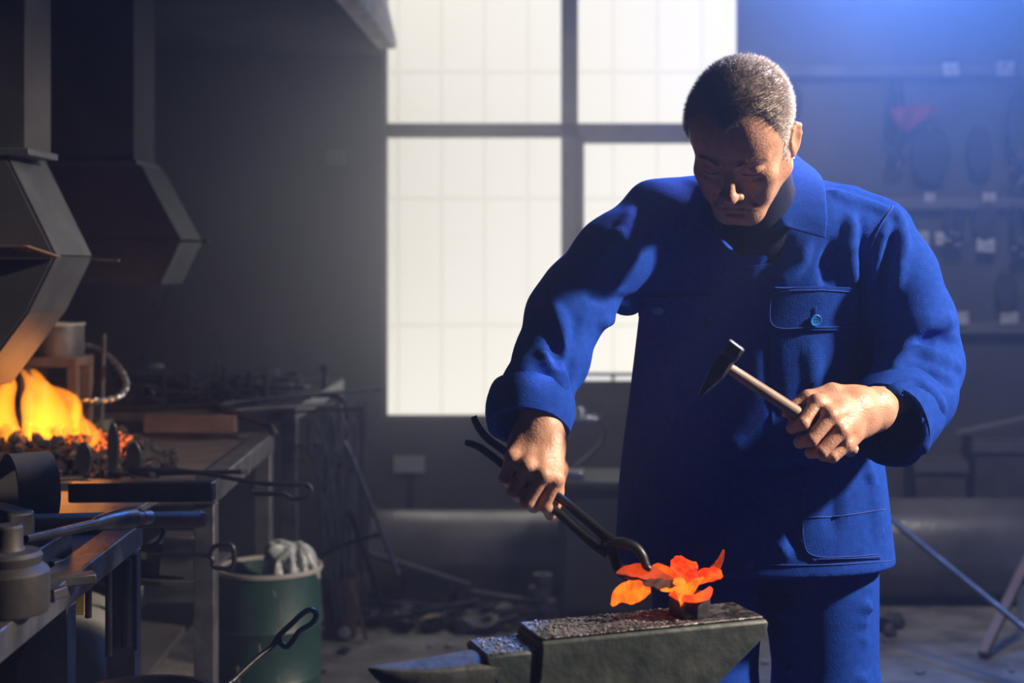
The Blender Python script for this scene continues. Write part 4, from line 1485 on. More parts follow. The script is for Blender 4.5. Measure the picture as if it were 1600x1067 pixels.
YF = 2.135
X_ = Vector((1, 0, 0))
Y_ = Vector((0, 1, 0))
Zu = Vector((0, 0, 1))
petal([P(1058, 911, YF), P(1038, 905, YF + .002), P(1010, 895, YF + .004), P(985, 892, YF), P(963, 895, YF - .006)], [.005, .009, .0135, .013, .009, .001], (.1, .8, .75), DULL, .15, .08, seed=1, label='long dull red petal in the jaws of the tongs')
petal([P(1058, 910, YF + .006), P(1045, 900, YF + .018), P(1030, 892, YF + .028), P(1018, 888, YF + .034)], [.006, .011, .012, .007], (.5, .6, .6), ORANGE, .2, .15, seed=2)
petal([P(1062, 911, YF + .006), P(1064, 899, YF + .022), P(1068, 888, YF + .032), P(1073, 879, YF + .035), P(1075, 875, YF + .034)], [.007, .017, .021, .0195, .013], (1, -.1, -.12), ORANGE, .25, .12, seed=3)
petal([P(1064, 912, YF), P(1080, 909, YF - .002), P(1100, 902, YF), P(1118, 898, YF), P(1128, 897, YF + .002)], [.004, .009, .0125, .012, .005], (.05, .75, .72), ORANGE, .3, .1, seed=4)
petal([P(1108, 900, YF + .010), P(1118, 890, YF + .012), P(1126, 877, YF + .012), P(1131, 859, YF + .010)], [.008, .0085, .006, .001], (1, .4, .3), DULL, .3, .05, seed=5, label='narrow petal tip curled upright')
petal([P(1062, 914, YF - .004), P(1066, 919, YF - .012), P(1075, 925, YF - .016), P(1082, 929, YF - .014)], [.008, .014, .024, .030], (1, .12, .12), HOT, .18, .1, seed=6)
petal([P(1047, 927, YF - .014), P(1062, 934, YF - .022), P(1082, 936, YF - .024), P(1102, 930, YF - .016), P(1111, 918, YF - .004)], [.003, .005, .006, .008, .003], (.1, .6, .7), ORANGE, .2, .1, seed=7)
petal([P(1016, 921, YF - .02), P(1002, 922, YF - .022), P(985, 926, YF - .024), P(970, 930, YF - .024), P(956, 946, YF - .022)], [.004, .014, .0175, .013, .002], (.1, .35, 1), HOT, .25, .12, seed=8, label='yellow hot petal hanging below the tongs')
petal([P(1056, 912, YF - .006), P(1040, 913, YF - .018), P(1022, 913, YF - .026), P(1004, 912, YF - .03)], [.004, .009, .010, .003], (.1, .8, .45), COOL, .2, .25, seed=9, label='cooled grey petal')
petal([P(1060, 914, YF - .004), P(1046, 919, YF - .014), P(1032, 921, YF - .018)], [.007, .009, .003], (.2, .8, .5), HOT, .2, .1, seed=10)
m = MB()
m.rock(P(1061, 909, YF - .012), .008, seed=2, sub=2, jag=.15, squash=(1.2, 1, .8))
m.build('heart', HOT, fl)

# ---- blacksmith tongs in the right hand
tg = thing('flower_tongs', 'black blacksmith tongs in the right hand gripping the glowing flower', 'tongs')
YT = 2.205
up_r = [P(740, 651, 2.235), P(748, 668, 2.232), P(763, 686, 2.23), P(800, 714, 2.225), P(850, 757, 2.215), P(900, 799, 2.19), P(940, 833, 2.165), P(957, 850, 2.152)]
lo_r = [P(727, 691, 2.225), P(742, 695, 2.224), P(760, 706, 2.222), P(800, 738, 2.215), P(850, 781, 2.20), P(900, 826, 2.175), P(930, 851, 2.155), P(950, 862, 2.15)]
MB().tube(smoothpath(up_r, 6), list(np.interp(np.linspace(0, 1, 43), [0, .1, .6, .85, 1], [.0052, .0058, .0066, .0085, .012])), 12).build('rein', M_IRON, tg)
MB().tube(smoothpath(lo_r, 6), list(np.interp(np.linspace(0, 1, 43), [0, .1, .6, .85, 1], [.0050, .0058, .0064, .0085, .012])), 12).build('rein', M_IRON, tg)
MB().tube(smoothpath([P(945, 856, 2.148), P(968, 848, 2.148), P(990, 853, 2.146), P(1003, 866, 2.142), P(1010, 884, 2.138), P(1017, 890, 2.135)], 6), list(np.interp(np.linspace(0, 1, 31), [0, .3, .8, 1], [.011, .0105, .0085, .005])), 12, flat=.8).build('jaw', M_IRON, tg)
MB().tube(smoothpath([P(946, 851, 2.158), P(958, 866, 2.156), P(963, 882, 2.152), P(970, 897, 2.146), P(985, 904, 2.14), P(996, 905, 2.136)], 6), list(np.interp(np.linspace(0, 1, 31), [0, .3, .8, 1], [.011, .010, .007, .004])), 12, flat=.8).build('jaw', M_IRON, tg)
q = P(955, 857, 2.15)
MB().tube([q + Vector((0, -.016, 0)), q + Vector((0, .018, 0))], .0085, 14).build('rivet', M_IRON, tg)

# ---- hammer in the left hand
hm_ = thing('hammer', 'cross peen hammer raised in the left hand', 'hammer')
hp = [P(1136, 573, 2.205), P(1180, 602, 2.225), P(1240, 641, 2.262), P(1275, 664, 2.284), P(1312, 690, 2.306), P(1332, 704, 2.318)]
MB().tube(smoothpath(hp, 5), list(np.interp(np.linspace(0, 1, 26), [0, .25, .6, 1], [.0095, .0115, .0130, .0140])), 16, flat=.85).build('handle', mat('ash_handle', (.22, .17, .13), .55, second=(.34, .27, .21), scale=14, bump=.1), hm_)
hd0, hd1 = P(1152, 538, 2.20), P(1094, 618, 2.21)
d = (hd1 - hd0).normalized()
s_ = Vector((0, -1, .25))
s_ = (s_ - d * s_.dot(d)).normalized()
u_ = d.cross(s_)
L_ = (hd1 - hd0).length
rings = []
for f, a_, b_ in ((0, .0125, .0125), (.02, .0145, .0145), (.2, .0145, .0145), (.25, .0125, .0125), (.36, .0135, .0150), (.55, .0135, .0150), (.62, .0120, .0135), (.85, .0065, .0145), (.985, .003, .0150), (1.0, .002, .0145)):
    c = hd0 + d * L_ * f
    rings.append([c + u_ * (x * a_) + s_ * (y * b_) for x, y in ((-1, -.7), (-.7, -1), (.7, -1), (1, -.7), (1, .7), (.7, 1), (-.7, 1), (-1, .7))])
MB().loft(rings).build('head', M_STEEL, hm_, angle=30, bevel=.001)
# ================================================================= the man
M_SKIN = mat('weathered_skin', (.55, .295, .195), .42, second=(.66, .38, .265), scale=55, bump=.18, bscale=260, sub=.12, lo=.35, hi=.7)
M_CLOTH = mat('blue_work_cotton', (.009, .048, .33), .88, second=(.012, .062, .41), scale=90, bump=.22, bscale=420, spec=.08)
M_SEAM = mat('blue_seam_cotton', (.022, .066, .40), .8, bump=.2, bscale=300, sheen=.15, spec=.2)
M_SHIRT = mat('navy_shirt', (.008, .014, .05), .9, bump=.2, bscale=300, spec=.2)
M_BOOT = mat('black_boot_leather', (.02, .018, .016), .5)

# ---- joints
shR, elR, wrR = P(1030, 335, 2.50), P(882, 494, 2.39), P(842, 668, 2.235)
shL, elL, wrL = P(1372, 365, 2.56), P(1449, 578, 2.575), P(1368, 640, 2.36)
neckB = P(1182, 325, 2.535)
a_, p_ = math.radians(22), math.radians(41)
HF = Vector((-math.sin(a_) * math.cos(p_), -math.cos(a_) * math.cos(p_), -math.sin(p_)))
HL = Vector((math.cos(a_), -math.sin(a_), 0))
HU = HL.cross(HF) * -1
if HU.z < 0:
    HU = -HU
roll = math.radians(5)
_r = Matrix.Rotation(roll, 3, HF)
if (_r @ HU).x < HU.x:
    _r = Matrix.Rotation(-roll, 3, HF)
HL, HU = _r @ HL, _r @ HU
HS = 1.05
HO = P(1141, 266, 2.27) - HF * .088 * HS


def build_head():
    cm = .01 * HS
    g = Grid((HO.x - .17, HO.y - .20, HO.z - .24), (HO.x + .17, HO.y + .26, HO.z + .20), .0024)
    g.frame(HO, (HL, HF, HU))
    S = lambda *t: tuple(v * cm for v in t)
    E = lambda c, r, k, op='u': g.ell(S(*c), S(*r), k * cm, op)
    C = lambda a, b, ra, rb, k, op='u': g.cone(S(*a), S(*b), ra * cm, rb * cm, k * cm, op)
    E((0, -.8, 3.0), (7.6, 9.6, 8.4), 1)
    E((0, 3.6, 3.6), (6.4, 5.4, 6.2), 3)
    E((0, 3.4, -3.2), (6.0, 5.2, 6.2), 2.5)
    for s in (-1, 1):
        C((s * 5.5, -.2, -5.6), (s * 2.5, 6.0, -9.6), 1.8, 1.8, 2.2)
        C((s * 5.6, -.6, -2.5), (s * 5.4, -.2, -5.6), 1.6, 1.7, 2)
        E((s * 4.5, 5.9, -2.6), (1.9, 1.9, 1.5), 2.2)
        E((s * 3.6, 6.4, -5.5), (1.9, 1.5, 2.4), 2.0)
    C((-1.4, 7.0, -10.1), (1.4, 7.0, -10.1), 1.65, 1.65, 2.0)
    E((0, 6.9, -7.2), (3.2, 2.3, 2.6), 1.8)
    # brow and eyes
    for s in (-1, 1):
        E((s * 3.25, 9.5, -.1), (1.45, 1.2, 1.0), 1.2, 's')
    C((-4.9, 6.7, 1.55), (-1.4, 8.75, 1.35), .75, .85, .9)
    C((4.9, 6.7, 1.55), (1.4, 8.75, 1.35), .75, .85, .9)
    for s in (-1, 1):
        E((s * 3.2, 7.5, -.25), (1.45, 1.2, 1.1), .6)                 # closed lid over the eyeball
        pts = [(s * 1.75, 8.35, -.75), (s * 2.5, 8.78, -1.02), (s * 3.3, 8.78, -1.10), (s * 4.1, 8.35, -1.0), (s * 4.6, 7.75, -.75)]
        for u, v in zip(pts[:-1], pts[1:]):
            C(u, v, .13, .13, .15, 's')                                    # slit between the lids
        pts = [(s * 1.8, 8.55, -1.7), (s * 3.0, 8.6, -2.15), (s * 4.3, 7.9, -1.9)]
        for u, v in zip(pts[:-1], pts[1:]):
            C(u, v, .12, .12, .5, 's')                                     # bag below the eye
        pts = [(s * 1.8, 8.7, .35), (s * 3.2, 8.8, .62), (s * 4.6, 7.9, .35)]
        for u, v in zip(pts[:-1], pts[1:]):
            C(u, v, .10, .10, .3, 's')                                     # crease of the upper lid
    # nose
    C((0, 8.7, .6), (0, 10.9, -3.5), .62, .95, 1.1)
    E((0, 10.85, -3.85), (1.15, 1.05, .98), .7)
    for s in (-1, 1):
        E((s * 1.35, 9.75, -4.15), (.72, .95, .72), .5)
        E((s * .62, 10.3, -4.75), (.36, .5, .3), .25, 's')
        C((s * 2.05, 9.3, -3.7), (s * 3.25, 7.9, -7.0), .17, .22, .75, 's')     # fold from nose to mouth
        C((s * 2.75, 7.9, -7.2), (s * 3.0, 7.2, -8.4), .15, .12, .5, 's')
    # mouth
    C((-1.2, 8.95, -6.35), (1.2, 8.95, -6.35), .42, .42, .5)
    C((-2.3, 8.15, -7.4), (-1.2, 8.95, -6.5), .30, .42, .4)
    C((2.3, 8.15, -7.4), (1.2, 8.95, -6.5), .30, .42, .4)
    C((-1.1, 8.75, -7.6), (1.1, 8.75, -7.6), .48, .48, .5)
    C((-1.1, 8.75, -7.6), (-2.0, 8.2, -8.0), .46, .3, .5)
    C((1.1, 8.75, -7.6), (2.0, 8.2, -8.0), .46, .3, .5)
    pts = [(-2.7, 8.0, -8.15), (-2.1, 8.6, -7.6), (-1.2, 9.15, -7.1), (0, 9.5, -6.85), (1.2, 9.15, -7.1), (2.1, 8.6, -7.6), (2.7, 8.0, -8.15)]
    for u, v in zip(pts[:-1], pts[1:]):
        C(u, v, .15, .15, .2, 's')
    C((-1.2, 8.7, -8.6), (1.2, 8.7, -8.6), .22, .22, .8, 's')
    for z in (3.6, 4.7, 5.8):
        C((-3.2, 8.55 - (z - 3) * .28, z - .2), (0, 9.35 - (z - 3) * .3, z), .10, .10, .5, 's')
        C((0, 9.35 - (z - 3) * .3, z), (3.2, 8.55 - (z - 3) * .28, z - .2), .10, .10, .5, 's')
    for s in (-1, 1):
        C((s * .55, 9.4, 1.4), (s * .5, 9.35, 2.4), .06, .06, .3, 's')
        # ear: shell, hollow, rim, lobe
        ax = [Vector((s * .92, .39, 0)), Vector((-s * .39, .92, 0)), Vector((0, 0, 1))]
        W_ = [HL * v.x + HF * v.y + HU * v.z for v in ax]
        g.ell(S(s * 8.05, -1.3, -1.0), S(.5, 1.65, 2.85), .35 * cm, ax=W_)
        E((s * 7.3, -.6, -.8), (.9, 1.0, 1.6), .5)
        g.ell(S(s * 8.6, -.9, -.9), S(.55, .95, 1.85), .3 * cm, 's', ax=W_)
        rim = [(s * 7.75, .1, .3), (s * 8.0, -.4, 1.3), (s * 8.4, -1.4, 1.65), (s * 8.75, -2.3, .8), (s * 8.7, -2.45, -.8), (s * 8.3, -1.95, -2.3), (s * 7.8, -1.0, -3.4)]
        for u, v in zip(rim[:-1], rim[1:]):
            C(u, v, .34, .34, .3)
        E((s * 7.7, -.8, -3.4), (.5, .75, .8), .4)
        E((s * 7.75, .35, -.9), (.35, .4, .7), .3)
    # neck
    g.M = None
    nb = HO + HF * (-.035) + HU * (-.06)
    g.cone(nb, neckB + Vector((0, .01, -.02)), .058, .066, k=.03)
    return g.mesh(1)


def hand_right(g):
    k = .007
    g.k = k
    mcp = [P(867, 748, 2.166), P(848, 742, 2.152), P(824, 730, 2.156), P(801, 717, 2.172)]
    pip = [P(850, 788, 2.172), P(824, 783, 2.158), P(803, 768, 2.162), P(788, 747, 2.178)]
    dip = [P(858, 797, 2.206), P(834, 791, 2.196), P(811, 775, 2.198), P(796, 754, 2.208)]
    tip = [P(872, 784, 2.228), P(848, 778, 2.222), P(826, 762, 2.222), P(810, 742, 2.228)]
    R = [(.0120, .0108, .0098, .0085), (.0125, .0110, .0098, .0086), (.0118, .0105, .0094, .0082), (.0108, .0094, .0085, .0075)]
    fore = elR.lerp(wrR, .55)
    g.cone(fore, wrR + Vector((0, 0, .02)), .036, .0285, k=.02)
    wa, wb = P(828, 676, 2.237), P(858, 676, 2.228)
    g.cone(wa, wb, .022, .022, k=.02)
    base = [P(862, 694, 2.215), P(850, 690, 2.212), P(835, 690, 2.216), P(820, 690, 2.226)]
    for i in range(4):
        g.cone(base[i], mcp[i] + Vector((0, .006, 0)), .0195, .0145, k=.016)
        g.ball(mcp[i], R[i][0] * 1.04, k=.008)
        g.cone(wrR, base[i], .020, .0195, k=.02)
    g.cone(P(850, 720, 2.20), P(815, 705, 2.21), .020, .018, k=.015)
    for i in range(4):
        g.cone(mcp[i], pip[i], R[i][0], R[i][1], k=.003)
        g.cone(pip[i], dip[i], R[i][1] * .98, R[i][2], k=.003)
        g.cone(dip[i], tip[i], R[i][2], R[i][3], k=.003)
    for i in range(4):                                             # tendons
        g.cone(base[i].lerp(mcp[i], .3) + Vector((0, -.017, .0)), mcp[i] + Vector((0, -.006, 0)), .0035, .0045, k=.008)
    th = [P(858, 695, 2.225), P(872, 732, 2.212), P(868, 770, 2.216), P(860, 804, 2.218)]
    g.chain(th, [.020, .0150, .0118, .0095], k=.008)


def hand_left(g):
    k = .007
    mcp = [P(1277, 630, 2.268), P(1298, 650, 2.250), P(1314, 673, 2.252), P(1322, 695, 2.266)]
    pip = [P(1255, 662, 2.246), P(1268, 687, 2.236), P(1284, 706, 2.240), P(1301, 714, 2.254)]
    dip = [P(1238, 668, 2.274), P(1250, 691, 2.266), P(1267, 707, 2.270), P(1286, 712, 2.280)]
    tip = [P(1243, 655, 2.300), P(1256, 676, 2.298), P(1273, 692, 2.302), P(1292, 700, 2.308)]
    R = [(.0122, .0110, .0098, .0085), (.0128, .0112, .0098, .0086), (.0120, .0106, .0094, .0082), (.0108, .0095, .0085, .0075)]
    fore = elL.lerp(wrL, .5)
    g.cone(fore, wrL, .037, .0290, k=.02)
    g.cone(P(1368, 626, 2.352), P(1366, 652, 2.352), .0215, .0215, k=.02)
    base = [P(1338, 627, 2.328), P(1340, 637, 2.318), P(1344, 648, 2.320), P(1346, 660, 2.330)]
    for i in range(4):
        g.cone(base[i], mcp[i] + Vector((0, .006, 0)), .0205, .0150, k=.016)
        g.ball(mcp[i], R[i][0] * 1.05, k=.008)
        g.cone(wrL, base[i], .022, .0205, k=.02)
    g.cone(P(1310, 640, 2.29), P(1325, 668, 2.29), .019, .019, k=.015)
    for i in range(4):
        g.cone(mcp[i], pip[i], R[i][0], R[i][1], k=.003)
        g.cone(pip[i], dip[i], R[i][1] * .98, R[i][2], k=.003)
        g.cone(dip[i], tip[i], R[i][2], R[i][3], k=.003)
        g.cone(base[i].lerp(mcp[i], .3) + Vector((-.003, -.017, .004)), mcp[i] + Vector((0, -.006, 0)), .0035, .0045, k=.008)
    th = [P(1346, 622, 2.335), P(1300, 614, 2.318), P(1262, 622, 2.302), P(1228, 643, 2.292)]
    g.chain(th, [.020, .0155, .0122, .0098], k=.008)


TORSO = [(.742, .3546, 2.69, .264, .165), (.80, .353, 2.69, .259, .165), (.90, .350, 2.685, .250, .160), (1.05, .347, 2.675, .229, .152), (1.20, .341, 2.64, .207, .148), (1.30, .346, 2.605, .203, .142), (1.37, .353, 2.575, .195, .120), (1.42, .350, 2.555, .150, .090)]
hipL, kneeL, ankL = Vector((.474, 2.70, .86)), Vector((.494, 2.70, .48)), Vector((.505, 2.74, .10))
hipR, kneeR, ankR = Vector((.262, 2.70, .86)), Vector((.262, 2.69, .48)), Vector((.235, 2.72, .10))


def body_core():
    g = Grid((-.12, 2.20, .02), (.80, 2.95, 1.50), .010)
    g.k = .04
    g.stack([(z, x, y, rx - .035, ry - .03) for z, x, y, rx, ry in TORSO], k=0)
    g.cone(neckB, neckB + Vector((0, .03, -.10)), .055, .06)
    for a, b, c, r in ((hipL, kneeL, ankL, (.088, .06, .045)), (hipR, kneeR, ankR, (.088, .06, .045))):
        g.chain([a, b, c], r)
        g.cone(c + Vector((0, .02, -.03)), c + Vector((0, -.13, -.05)), .03, .025, k=.02)
    g.chain([P(1075, 335, 2.53), shR, elR, elR.lerp(wrR, .7)], [.05, .052, .042, .034])
    g.chain([P(1300, 345, 2.56), shL, elL, elL.lerp(wrL, .7)], [.05, .052, .042, .034])
    return g.mesh(1)


meshes = [build_head()]
for fn, c in ((hand_right, P(832, 715, 2.22)), (hand_left, P(1310, 650, 2.33))):
    g = Grid((c.x - .10, c.y - .13, c.z - .13), (c.x + .12, c.y + .15, c.z + .16), .0019)
    fn(g)
    meshes.append(g.mesh(1))
HEADV, HEADF = meshes[0]
meshes.append(body_core())
off, vv, ff = 0, [], []
for v, f in meshes:
    vv.append(v)
    ff.append(f + off)
    off += len(v)
man = np_mesh('person', np.concatenate(vv), np.concatenate(ff), M_SKIN)
tag(man, 'grey haired person in blue work clothes hammering a glowing flower on the anvil', 'person')


# ---- hair: short grey strands over the scalp
def to_head(v):
    d = v - np.array(HO)[None]
    return np.stack([d @ np.array(HL), d @ np.array(HF), d @ np.array(HU)], 1) / (.01 * HS)


def build_hair():
    v, f = HEADV, HEADF
    q = v[f]
    cen = q.mean(1)
    nrm = np.cross(q[:, 2] - q[:, 0], q[:, 3] - q[:, 1])
    area = np.linalg.norm(nrm, axis=1)
    nrm /= np.maximum(area, 1e-12)[:, None]
    L = to_head(cen)
    x, y, z = np.abs(L[:, 0]), L[:, 1], L[:, 2]
    hl = -1.2 + 2.1 * (y - 2.2)                                        # hairline from sideburn to forehead
    hl = hl - 6.5 * np.clip(1 - x / 3.4, 0, 1) + 1.6 * np.exp(-((x - 4.6) / 1.3) ** 2)
    okh = (z > hl) & (z > -5.5 - .0 * y) & ~((x > 7.3) & (z < 2.8) & (y > -3.2) & (y < 1.2)) & ((y < 1.9) | (z > 1.5))
    w_ = area * okh * np.clip((z - hl) / 1.6, .12, 1)
    zc, hlc = z, hl
    N = 17000
    idx = RNG.choice(len(cen), N, p=w_ / w_.sum())
    r1, r2 = RNG.random(N)[:, None], RNG.random(N)[:, None]
    a, b, c, d = (q[idx, i] for i in range(4))
    base = a * (1 - r1) * (1 - r2) + b * r1 * (1 - r2) + c * r1 * r2 + d * (1 - r1) * r2
    n = nrm[idx]
    Lb = L[idx]
    top = np.clip((Lb[:, 2] - 1) / 6, 0, 1)
    ln = (.0035 + .006 * top) * (.7 + .6 * RNG.random(N))
    comb = np.array(HF)[None] * (.75 * top)[:, None] - np.array(HU)[None] * (.55 * (1 - top))[:, None]
    dr = n + comb * .8 + RNG.normal(0, .22, (N, 3))
    dr /= np.linalg.norm(dr, axis=1)[:, None]
    side = np.cross(dr, RNG.normal(0, 1, (N, 3)))
    side /= np.linalg.norm(side, axis=1)[:, None]
    wd = .00042
    p0 = base + n * (.0005 + .0035 * np.clip((zc[idx] - hlc[idx]) / 2.5, 0, 1) * (.4 + .6 * top))[:, None]
    tip = p0 + dr * (ln + .0012)[:, None]
    V = np.stack([p0 - side * wd, p0 + side * wd, p0 + np.cross(side, dr) * wd * 1.4, tip], 1).reshape(-1, 3)
    k = np.arange(N)[:, None] * 4
    F_ = np.concatenate([k + np.array([[0, 1, 3]]), k + np.array([[1, 2, 3]]), k + np.array([[2, 0, 3]])])
    m = bpy.data.materials.new('grey_hair')
    m.use_nodes = True
    bs = m.node_tree.nodes['Principled BSDF']
    bs.inputs['Roughness'].default_value = .5
    tl = m.node_tree.nodes.new('ShaderNodeBsdfTranslucent')
    mx = m.node_tree.nodes.new('ShaderNodeMixShader')
    mx.inputs[0].default_value = .25
    at = m.node_tree.nodes.new('ShaderNodeAttribute')
    at.attribute_name = 'hair_colour'
    m.node_tree.links.new(at.outputs['Color'], bs.inputs['Base Color'])
    m.node_tree.links.new(at.outputs['Color'], tl.inputs['Color'])
    m.node_tree.links.new(bs.outputs[0], mx.inputs[1])
    m.node_tree.links.new(tl.outputs[0], mx.inputs[2])
    m.node_tree.links.new(mx.outputs[0], m.node_tree.nodes['Material Output'].inputs[0])
    grey = np.clip(1 - top * 1.15 + (Lb[:, 1] < -2) * .25 + RNG.normal(0, .16, N), 0, 1)[:, None]
    colr = np.array([[.46, .40, .36]]) * (1 - grey) + np.array([[.92, .90, .87]]) * grey
    colr = np.concatenate([np.clip(colr, 0, 1), np.ones((N, 1))], 1)
    # close-cropped under-layer that the strands stand on
    Lv = to_head(v)
    xv, yv, zv = np.abs(Lv[:, 0]), Lv[:, 1], Lv[:, 2]
    vn = np.zeros_like(v)
    for i in range(4):
        np.add.at(vn, f[:, i], nrm * area[:, None])
    vn /= np.maximum(np.linalg.norm(vn, axis=1), 1e-12)[:, None]
    hv = np.full(len(v), -9.0)
    cnt = np.zeros(len(v))
    acc = np.zeros(len(v))
    mk = okh & (z > hl + .15)
    for i in range(4):
        np.add.at(acc, f[:, i], z - hl)
        np.add.at(cnt, f[:, i], 1)
    edge = np.clip(acc / np.maximum(cnt, 1) / 2.2, 0, 1) * np.clip((zv + 5.6) / 2, 0, 1)
    tv = np.clip((zv - 1) / 6, 0, 1)
    Vc = v + vn * ((.0003 + .0038 * edge * (.35 + .65 * tv)) * (1 + RNG.normal(0, .10, len(v))))[:, None]
    used = np.unique(f[mk])
    re_ = np.full(len(v), -1)
    re_[used] = np.arange(len(used))
    Fc = re_[f[mk]]
    gv = np.clip(1 - tv * 1.15 + (yv < -2) * .25 + RNG.normal(0, .10, len(v)), 0, 1)[:, None]
    cc = np.array([[.40, .33, .29]]) * (1 - gv) + np.array([[.86, .83, .80]]) * gv
    cc = np.concatenate([cc, np.ones((len(v), 1))], 1)[used]
    Ft = np.concatenate([Fc[:, [0, 1, 2]], Fc[:, [0, 2, 3]]])
    V = np.concatenate([V, Vc[used]])
    F_ = np.concatenate([F_, Ft + 4 * N])
    o = np_mesh('hair', V, F_, m, man, smooth=False)
    att = o.data.color_attributes.new('hair_colour', 'FLOAT_COLOR', 'POINT')
    att.data.foreach_set('color', np.concatenate([np.repeat(colr, 4, 0), cc]).astype(np.float32).ravel())
    return o


hair = build_hair()


def build_stubble():
    v, f = HEADV, HEADF
    q = v[f]
    cen = q.mean(1)
    nrm = np.cross(q[:, 2] - q[:, 0], q[:, 3] - q[:, 1])
    area = np.linalg.norm(nrm, axis=1)
    nrm /= np.maximum(area, 1e-12)[:, None]
    L = to_head(cen)
    x, y, z = np.abs(L[:, 0]), L[:, 1], L[:, 2]
    ok = (z < -5.0 - .0 * y + np.where(x > 3.2, (x - 3.2) * .9, 0)) & (y > .8) & (z > -12) & ~((x < 2.3) & (np.abs(z + 6.9) < .75) & (y > 7.5)) & ~((z > -5.6) & (x < 1.2))
    w_ = area * ok
    N = 7000
    idx = RNG.choice(len(cen), N, p=w_ / w_.sum())
    r1, r2 = RNG.random(N)[:, None], RNG.random(N)[:, None]
    a, b, c, d = (q[idx, i] for i in range(4))
    base = a * (1 - r1) * (1 - r2) + b * r1 * (1 - r2) + c * r1 * r2 + d * (1 - r1) * r2
    dr = nrm[idx] - np.array(HU)[None] * .7 + RNG.normal(0, .2, (N, 3))
    dr /= np.linalg.norm(dr, axis=1)[:, None]
    side = np.cross(dr, RNG.normal(0, 1, (N, 3)))
    side /= np.linalg.norm(side, axis=1)[:, None]
    wd = .00022
    p0 = base - nrm[idx] * .0004
    V = np.stack([p0 - side * wd, p0 + side * wd, p0 + np.cross(side, dr) * wd * 1.4, p0 + dr * (.0012 + .001 * RNG.random(N))[:, None]], 1).reshape(-1, 3)
    k = np.arange(N)[:, None] * 4
    F_ = np.concatenate([k + np.array([[0, 1, 3]]), k + np.array([[1, 2, 3]]), k + np.array([[2, 0, 3]])])
    return np_mesh('stubble', V, F_, mat('stubble_hair', (.22, .18, .15), .6), man, smooth=False)


build_stubble()
# eyebrows
eb = MB()
rr = random.Random(8)
hb_ = BVHTree.FromPolygons([Vector(p) for p in HEADV], [tuple(int(i) for i in f) for f in HEADF])
for s in (-1, 1):
    for i in range(110):
        t = rr.random()
        lx = s * (1.3 + 3.4 * t)
        lz = 1.55 + .55 * math.sin(t * 2.6) + rr.uniform(-.28, .28)
        o_ = HO + (HL * lx + HF * 14 + HU * lz) * .01 * HS
        hit = hb_.ray_cast(o_, -HF)
        if hit[0] is None:
            continue
        d = (HL * s * .8 + HU * .35 + HF * .45 + Vector((rr.uniform(-.2, .2), 0, rr.uniform(-.2, .2)))).normalized()
        eb.tube([hit[0] - HF * .0005, hit[0] + d * .006], [.0003, .0001], 3)
eb.build('eyebrow', mat('brow_hair', (.36, .27, .21), .6), man)

for s in (-1, 1):
    w_ = []
    for lx, lz in ((1.75, -.75), (2.5, -1.02), (3.3, -1.10), (4.1, -1.0), (4.6, -.75)):
        hit = hb_.ray_cast(HO + (HL * s * lx + HF * 14 + HU * lz) * .01 * HS, -HF)
        if hit[0] is not None:
            w_.append(hit[0] + HF * .0006)
    MB().tube(smoothpath(w_, 3), .0007, 5).build('eyelash', mat('lash_hair', (.03, .02, .015), .7), man)

# ---- jacket
JG = Grid((-.19, 2.12, .73), (.80, 2.90, 1.53), .0052)


def jacket():
    g = JG
    g.k = .03
    g.stack(TORSO, k=0)
    g.cone(P(1135, 322, 2.54), P(1026, 334, 2.505), .062, .057, k=.05)
    g.cone(P(1238, 325, 2.555), P(1368, 366, 2.565), .064, .060, k=.05)
    # right sleeve
    g.chain([shR + Vector((0, .0, -.004)), P(955, 402, 2.45), P(905, 462, 2.415), elR, P(862, 560, 2.345), P(838, 612, 2.288), P(828, 655, 2.262)], [.062, .064, .064, .063, .060, .0555, .057], k=.02)
    g.cone(P(1010, 410, 2.53), P(980, 462, 2.51), .055, .036, k=.05)
    g.cone(P(1012, 312, 2.50), P(1006, 330, 2.49), .026, .026, k=.016)
    g.cone(P(962, 362, 2.45), P(948, 372, 2.45), .03, .03, k=.02)
    # left sleeve
    g.chain([shL + Vector((.004, 0, -.002)), P(1398, 430, 2.57), P(1424, 505, 2.58), P(1436, 570, 2.565), P(1424, 615, 2.50), P(1388, 658, 2.42)], [.060, .075, .078, .077, .076, .075], k=.02)
    g.cone(P(1330, 372, 2.57), P(1318, 470, 2.60), .075, .06, k=.04)
    g.cone(P(1360, 500, 2.62), P(1352, 620, 2.64), .045, .040, k=.03)
    g.cone(P(1055, 370, 2.53), P(1040, 450, 2.58), .075, .05, k=.04)


def surf(px, py):
    return surf_on(JG, px, py)


def fold(pts, r, k=.012, op='u', sink=.5):
    """a crease (op s) or a ridge (op u) along pixels, following the cloth"""
    q = smoothpath([Vector((x, y, 0)) for x, y in pts], 4)
    w_ = []
    for i, p in enumerate(q):
        Y = surf(p.x, p.y)
        if Y is None:
            continue
        t = i / (len(q) - 1)
        rr_ = r * (1 if op == 'u' else .75) * math.sin(math.pi * min(.97, max(.08, t))) ** .5
        w_.append((P(p.x, p.y, Y + (rr_ * sink if op == 'u' else -rr_ * .65)), rr_))
    for (a, ra), (b, rb) in zip(w_[:-1], w_[1:]):
        if (a - b).length < .06:
            JG.cone(a, b, ra, rb, k=k, op=op)


